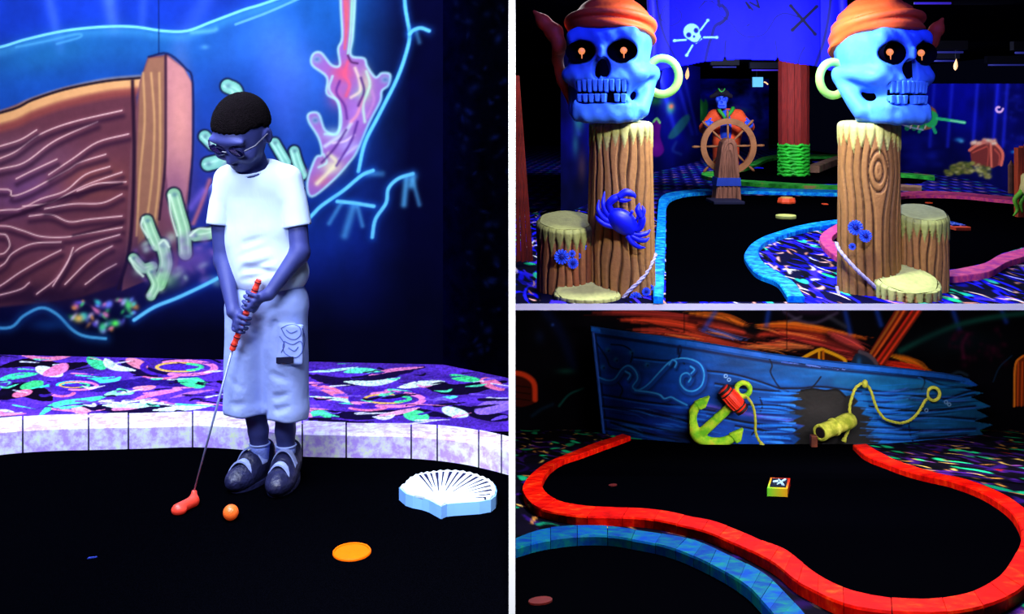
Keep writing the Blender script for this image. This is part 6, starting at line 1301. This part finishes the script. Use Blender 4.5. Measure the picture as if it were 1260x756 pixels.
for k in range(70):
    x = RNG.uniform(1070, 1180); y = RNG.uniform(470, 545); c.stroke([(x, y), (x+15, y-.5), (x+RNG.uniform(25, 50), y-RNG.uniform(0, 5))], RNG.uniform(.5, 1.3), [(20, 110, 220), (3, 14, 50), (30, 120, 200), (70, 90, 210)][k % 4], .5, 1, taper=True)
c.blob(848, 536, 22, 8, (2, 4, 14), .85); c.blob(800, 546, 50, 4, (2, 6, 24), .6)
# the ragged breach, darker boards behind it
hole = [(972, 552), (985, 540), (974, 534), (990, 524), (970, 520), (988, 512), (966, 508), (992, 503), (968, 496), (984, 492), (972, 486), (986, 481), (1000, 479), (1016, 481), (1030, 480), (1040, 488), (1048, 486), (1056, 494), (1050, 500), (1066, 502), (1060, 510), (1074, 514), (1066, 524), (1080, 526), (1070, 534), (1086, 540), (1074, 552)]
c.fill(hole, (30, 28, 30), 1, 1.6); c.blob(1010, 505, 25, 14, (46, 42, 44), .7); c.blob(1000, 535, 20, 10, (20, 18, 20), .7)
c.stroke([(986, 481), (1000, 479), (1016, 481), (1030, 480), (1040, 488)], 1.2, (1, 2, 8), 1, 1.2)
for k in range(24):
    x = RNG.uniform(925, 962); y = 484+k*2.6+RNG.uniform(-1, 1); c.stroke([(x, y), (x+18, y+1), (974+RNG.uniform(-10, 14), y+RNG.uniform(0, 3))], RNG.uniform(.7, 1.8), [(26, 120, 245), (4, 30, 100), (50, 140, 255)][k % 3], .85, 1, taper=True)
    x = RNG.uniform(1098, 1130); c.stroke([(x, y), (x-18, y+1), (1066+RNG.uniform(-10, 10), y-1)], RNG.uniform(.7, 1.6), [(20, 100, 220), (4, 26, 90), (40, 120, 230)][k % 3], .8, 1, taper=True)
for x, y in ((893, 463), (897, 467.5), (1164, 495), (1168, 498), (1140, 505)):
    t = np.linspace(0, 6.28, 12); c.stroke(list(zip(x+2*np.cos(t), y+2*np.sin(t))), .5, (150, 190, 255), .95, .8, n=1)
def ship_map(px, py):
    Y = shipY(px); return ((px-CX)/F*Y, Y, np.maximum(CZ-(py-HY)/F*Y, .4-.25417*Y+.002))
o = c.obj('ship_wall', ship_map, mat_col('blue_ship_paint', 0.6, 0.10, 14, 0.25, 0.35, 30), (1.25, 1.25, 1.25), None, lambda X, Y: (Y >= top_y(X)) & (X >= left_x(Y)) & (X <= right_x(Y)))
md = o.modifiers.new('thickness', 'SOLIDIFY'); md.thickness = 0.035; md.offset = -1
tag(o, 'blue broken ship side standing at the end of the red curbed fairway', 'ship wall')
pts = [np.array(ship_map(np.array(float(x)), np.array(float(top_y(x)+2.5)))) for x in np.linspace(727, 1186, 40)]
m = MB()
for i in range(39):
    a, b = pts[i], pts[i+1]; n_ = np.array([0, -1.0, 0]); z = np.array([0, 0, .02]); m.hexa([a+n_*.028-z, b+n_*.028-z, b+[0, .05, 0]-z, a+[0, .05, 0]-z, a+n_*.028+z, b+n_*.028+z, b+[0, .05, 0]+z, a+[0, .05, 0]+z])
m.build('rail', mat('blue_rail_paint', rgb(20, 92, 200), 0.55, .25, 6, .3, 30), o)
pts = [np.array(ship_map(np.array(float(left_x(y)+2)), np.array(float(y)))) for y in np.linspace(404, 538, 14)]
MB().tube(pts, .018, 8).build('corner_moulding', mat('blue_moulding', rgb(14, 66, 160), 0.55, .2, 8), o, True)
# ---- anchor, stock, cannon, ropes, ring mounted on the ship wall
def A(px, py, d=0.0):
    Y = float(shipY(np.array(float(px))))-.03-d; return np.array(P(px, py, Y))
ua = 9.0/F
M['anchor'] = mat_blotch('yellow_green_anchor_paint', rgb(110, 190, 40), rgb(176, 215, 50), rgb(205, 200, 60), 10, .5); M['barrelred'] = mat('red_stock_paint', rgb(235, 44, 20), 0.5, .2, 10); M['barrelband'] = mat('black_band', rgb(20, 10, 16), 0.6); M['ropeY'] = mat('yellow_green_rope', rgb(180, 180, 60), 0.7, .2, 40)
an = thing('anchor', tuple(A(875, 548)), 'yellow green anchor mounted on the blue ship wall', 'anchor')
f = Field(A(846, 552, 0)-[0, .22, 0], A(920, 482, 0)+[0, .3, 0], 0.0095)
f.add(cap(A(858, 538, .04), A(906, 494, .04), 6.2*ua, 5.2*ua))
arc = spline([(863, 494), (855, 503), (851, 514), (853, 527), (859, 538), (872, 544.5), (886, 545), (898, 541), (907, 534)], 4); rr = 4.0+2.6*np.sin(np.linspace(0, math.pi, len(arc)))
for i in range(len(arc)-1): f.add(cap(A(*arc[i], .035), A(*arc[i+1], .035), rr[i]*ua, rr[i+1]*ua), .012)
f.obj('shank', M['anchor'], an)
for tri in ([(853, 493.5), (872.5, 486), (867, 500), (860, 503)], [(896, 533), (913.5, 525.5), (910.5, 541), (905, 544)]):
    MB().prism([A(x, y, .02) for x, y in tri], (0, -.06, 0)).build('fluke', M['anchor'], an, bevel=.01)
rc = A(914.5, 479.5, .05); MB().tube([rc+ua*8.2*np.array([math.cos(t), 0, math.sin(t)]) for t in np.linspace(0, 2*math.pi, 36, endpoint=False)], 3.1*ua, 12, True).build('ring', M['anchor'], an, True)
bs = thing('anchor_stock', tuple(A(902, 506)), 'red keg with black end bands crossing the anchor shank', 'keg')
a, b = A(889.5, 478.5, .10), A(914.5, 506, .10); d = (b-a)/np.linalg.norm(b-a); L = np.linalg.norm(b-a)
MB().lathe([(7.5*ua, 0), (9.2*ua, L*.3), (9.6*ua, L*.5), (9.2*ua, L*.7), (7.5*ua, L)], a, d, 24).build('body', M['barrelred'], bs, True)
for t in (.06, .2, .8, .94): MB().lathe([(8.6*ua, -1.6*ua), (8.9*ua, 0), (8.6*ua, 1.6*ua)] if t in (.06, .94) else [(9.3*ua, -.8*ua), (9.4*ua, .8*ua)], a+d*L*t, d, 24).build('band', M['barrelband'], bs)
for k in range(12):
    u_ = np.cross(d, [0, 1, 0]); u_ /= np.linalg.norm(u_); w_ = np.cross(d, u_); an_ = 2*math.pi*k/12; off = (u_*math.cos(an_)+w_*math.sin(an_)); MB().tube([a+d*L*t+off*r_*ua for t, r_ in ((.24, 9.1), (.5, 9.75), (.76, 9.1))], .7*ua, 5).build('stave_edge', M['barrelred'], bs)
rope([A(x, y, .07) for x, y in ((916, 487), (921, 491), (925.5, 498), (928.5, 508), (929.5, 520), (929.5, 530), (932, 539), (936, 545.5))], 1.7*ua, 'rope', 'yellow rope hanging from the anchor ring to the turf', M['ropeY'])
MB().tube([A(935.5, 544, .07), A(937, 547, .07), A(938, 548.5, .07)], np.array([1.8, 2.6, 3.2])*ua, 10).build('tassel', M['ropeY'], bpy.data.objects['rope.003'], True)
rt = rope([A(x, y, .07) for x, y in ((1039.5, 539), (1043, 532), (1046, 523), (1045.5, 510), (1046, 498), (1051, 481), (1057, 474), (1064, 472), (1069, 477), (1072.5, 484), (1076, 495), (1079.5, 504), (1085, 512), (1091, 517), (1106, 521), (1115, 519.5), (1122, 516), (1129, 509), (1134, 501), (1138, 494), (1142, 491))], 1.8*ua, 'rope', 'long yellow green rope swagged from a peg to the wall ring', M['ropeY'])
MB().tube([A(1040, 538.5, .07), A(1039, 541, .07), A(1038, 543.5, .07)], np.array([1.8, 2.8, 3.4])*ua, 10).build('tassel', M['ropeY'], rt, True)
tag(MB().lathe([(2.6*ua, -5*ua), (3.4*ua, -2*ua), (3.2*ua, 2*ua), (2.0*ua, 4*ua), (.001, 5*ua)], A(1064.3, 472, .09), (0, -.2, 1), 14).build('rope_peg', M['ropeY'], None, True), 'small yellow peg holding the swag of rope on the ship wall', 'peg')
rc = A(1148.6, 485, .04); tag(MB().tube([rc+ua*8.0*np.array([math.cos(t), 0, 1.05*math.sin(t)]) for t in np.linspace(0, 2*math.pi, 36, endpoint=False)], 2.2*ua, 12, True).build('wall_ring', M['ropeY'], None, True), 'yellow green iron ring at the end of the swagged rope', 'ring')
cn = thing('cannon', tuple(A(1030, 540)), 'yellow cannon barrel poking out of the breach in the ship wall', 'cannon')
a, b = A(1009, 533, .30), A(1047, 517, .06); d = (b-a)/np.linalg.norm(b-a); L = np.linalg.norm(b-a); M['cannon'] = mat_blotch('pale_yellow_cannon_paint', rgb(150, 160, 50), rgb(205, 205, 80), rgb(225, 220, 110), 9, .5)
MB().lathe([(6.2*ua, .03), (6.4*ua, 0), (9.6*ua, -.004), (10*ua, .02), (9.4*ua, .06), (9.2*ua, L*.55), (9.8*ua, L*.85), (9*ua, L), (.001, L+.03)], a, d, 28).build('barrel', M['cannon'], cn, True)
MB().lathe([(9.7*ua, -.014), (10.6*ua, -.006), (10.6*ua, .006), (9.7*ua, .014)], a+d*L*.45, d, 28).build('hoop', M['cannon'], cn, True); MB().lathe([(6.3*ua, .03), (6.3*ua, -.002), (.001, -.002)], a, d, 24).build('bore', M['barrelband'], cn)
x, y, z = gp('D', 1001, 551); tag(MB().box(x-.028, x+.028, y-.03, y+.03, floor_z('D', y-.03)+.002, floor_z('D', y)+.11).build('wood_block', mat('red_brown_block', rgb(90, 38, 24), .7, .4, 20), None, bevel=.006), 'little red brown wood block standing below the cannon', 'block')
# ---- fairways and curbs
O_ = [(766, 534), (748, 540), (727.7, 546.5), (696, 559), (671.5, 570), (653, 584), (643, 598), (645, 609), (656, 621.5), (674.6, 629), (709, 635), (749.5, 636.5), (784, 637.5), (812, 641), (840, 647), (868.6, 654), (897, 665.7), (925.7, 678.6), (954, 694), (977, 713), (1000, 725.7), (1023, 737), (1051, 746), (1083, 751), (1118, 753.5), (1155, 754), (1200, 748), (1236.6, 736), (1262, 720), (1282, 695), (1286, 668), (1280, 645), (1262, 626), (1243, 612), (1221, 601), (1190, 590), (1158.6, 583), (1133.6, 576.5), (1108.6, 568.5), (1087, 558.5), (1066.5, 546.5)]
I_ = [(776, 537), (761, 542.5), (742, 549), (715, 558.5), (692, 566), (676, 577), (667, 592), (669, 601), (677, 610), (692, 617), (722, 622.5), (758, 624.5), (791, 625.5), (820, 629), (850, 635.5), (877, 640.5), (911, 653), (940, 665.7), (965, 675), (985, 690), (1001.5, 703), (1023, 715.7), (1050, 726), (1083, 733), (1115, 736), (1149, 736), (1190, 729), (1215, 718), (1234, 704), (1248, 682), (1256, 665), (1255, 648), (1243, 629), (1221, 613), (1199, 602), (1168, 591.5), (1140, 585.5), (1113, 578.5), (1089, 570), (1064, 560), (1049.5, 547.5)]
add_curb(O_, I_, 'red sponged brick curb looping around the fairway before the ship wall', M['curbR'], 0.045, 0.165, 5, 'D', jitter=.0015, gap=.0015, mortar=M['mortar_black'])
eb = CURB_EDGE[0][1]; ctr_ = eb.mean(0)
tag(slab_w('turf_mat', [(p[0], p[1]) for p in eb+(ctr_-eb)*.001]+[((q-CX)/F*float(shipY(np.array(float(q)))-.012), float(shipY(np.array(float(q)))-.012)) for q in (1050, 1020, 990, 960, 930, 900, 870, 850, 830, 810, 795)], 'D', M['turf']), 'black turf fairway inside the red brick curb', 'turf')
O2 = [(634.5, 662), (659, 652.7), (681, 648.6), (715, 646.4), (752.6, 647.4), (790, 652.7), (821, 657.4), (852.5, 663.6), (877, 673.5), (903, 685.7), (931.5, 700), (951.5, 714), (968.5, 731), (990, 754), (1006, 776)]
I2 = [(634.5, 674), (659, 667), (681, 663), (715, 659.5), (752.6, 660), (784, 665), (812, 670.5), (838, 678.5), (868, 691.5), (896, 706), (920, 722), (936, 738), (950, 754), (962, 772), (970, 790)]
add_curb(O2, I2, 'teal and blue sponged brick curb running alongside the red one', M['curbC'], 0.045, 0.135, 5, 'D', jitter=.0015, gap=.0015, mortar=M['mortar_black'])
eb = CURB_EDGE[0][1]
tag(slab_w('turf_mat', [(p[0], p[1]-.002) for p in eb]+[(hw+.004, float(eb[-1][1]))], 'D', M['turf']), 'black turf inside the teal brick curb', 'turf')
# ---- sign block with crossed bones
x0 = [gp('D', px_, py_, .05) for px_, py_ in ((944, 601), (969, 602), (972.5, 589), (948, 588))]; x0 = np.array(x0)
sb_ = thing('sign_block', (x0[:, 0].mean(), x0[:, 1].mean(), floor_z('D', x0[:, 1].mean())), 'small block with white crossed bones on black and a green to red rim', 'marker')
bot = np.array([(p[0], p[1], floor_z('D', p[1])+.004) for p in x0]); gcol = [rgb(120, 230, 60), rgb(255, 50, 10), rgb(255, 60, 16), rgb(210, 220, 90)]
V = []; Cc = []; n_ = 12
for ring_ in (bot, x0):
    for k in range(4):
        for j in range(n_): t = j/n_; V.append(ring_[k]*(1-t)+ring_[(k+1) % 4]*t); u = ((V[-1][0]-x0[:, 0].min())/(np.ptp(x0[:, 0])));  q = [np.array(rgb(110, 230, 50)), np.array(rgb(235, 190, 30)), np.array(rgb(255, 70, 10)), np.array(rgb(255, 36, 10))]; f3 = u*2.999; i_ = int(max(0, min(2, f3))); Cc.append(q[i_]*(1-(f3-i_))+q[i_+1]*(f3-i_))
N4 = 4*n_; Fq = [(i, (i+1) % N4, N4+(i+1) % N4, N4+i) for i in range(N4)]+[tuple(range(N4, 2*N4)), tuple(range(N4-1, -1, -1))]
mesh_obj('rim', V, Fq, mat_col('rainbow_rim', .5, .05), sb_, False, np.array(Cc))
cc = x0.mean(0); inn = cc+(x0-cc)*.80+[0, 0, .0015]; pl_ = MB().prism([inn[0]-[0, 0, .003], inn[1]-[0, 0, .003], inn[2]-[0, 0, .003], inn[3]-[0, 0, .003]], (0, 0, .005)).build('plate', mat('black_plate', rgb(10, 14, 30), .5), sb_)
def bl(u, v): a = inn[0]*(1-u)+inn[1]*u; b = inn[3]*(1-u)+inn[2]*u; return a*(1-v)+b*v+[0, 0, .004]
m = MB()
for q, r_ in (([(.44, .25), (.84, .82)], .007), ([(.44, .82), (.80, .20)], .008), ([(.12, .52), (.44, .54)], .010)): m.tube([bl(*p) for p in q], [r_*.6, r_*1.1], 8)
m.build('crossed_bones', mat('white_print', rgb(190, 235, 255), .5), sb_)
for px_, py_, w_, l_, lab in ((754, 598, .026, .05, 'small dull red tee plate on the turf inside the red curb'), (665, 741, .038, .05, 'dull red tee plate on the dark turf inside the teal curb')):
    x, y, z = gp('D', px_, py_, 0.003); V = []
    for k in range(14): a = 2*math.pi*k/14; V.append((x+w_*math.cos(a)+.25*l_*math.sin(a), y+l_*math.sin(a), floor_z('D', y+l_*math.sin(a))+.0035))
    tag(MB().prism(V, (0, 0, .006)).build('plate_marker', mat('dull_red_plate', rgb(90, 12, 8), .7, .3, 20)), lab, 'marker')
bpy.context.view_layer.update()
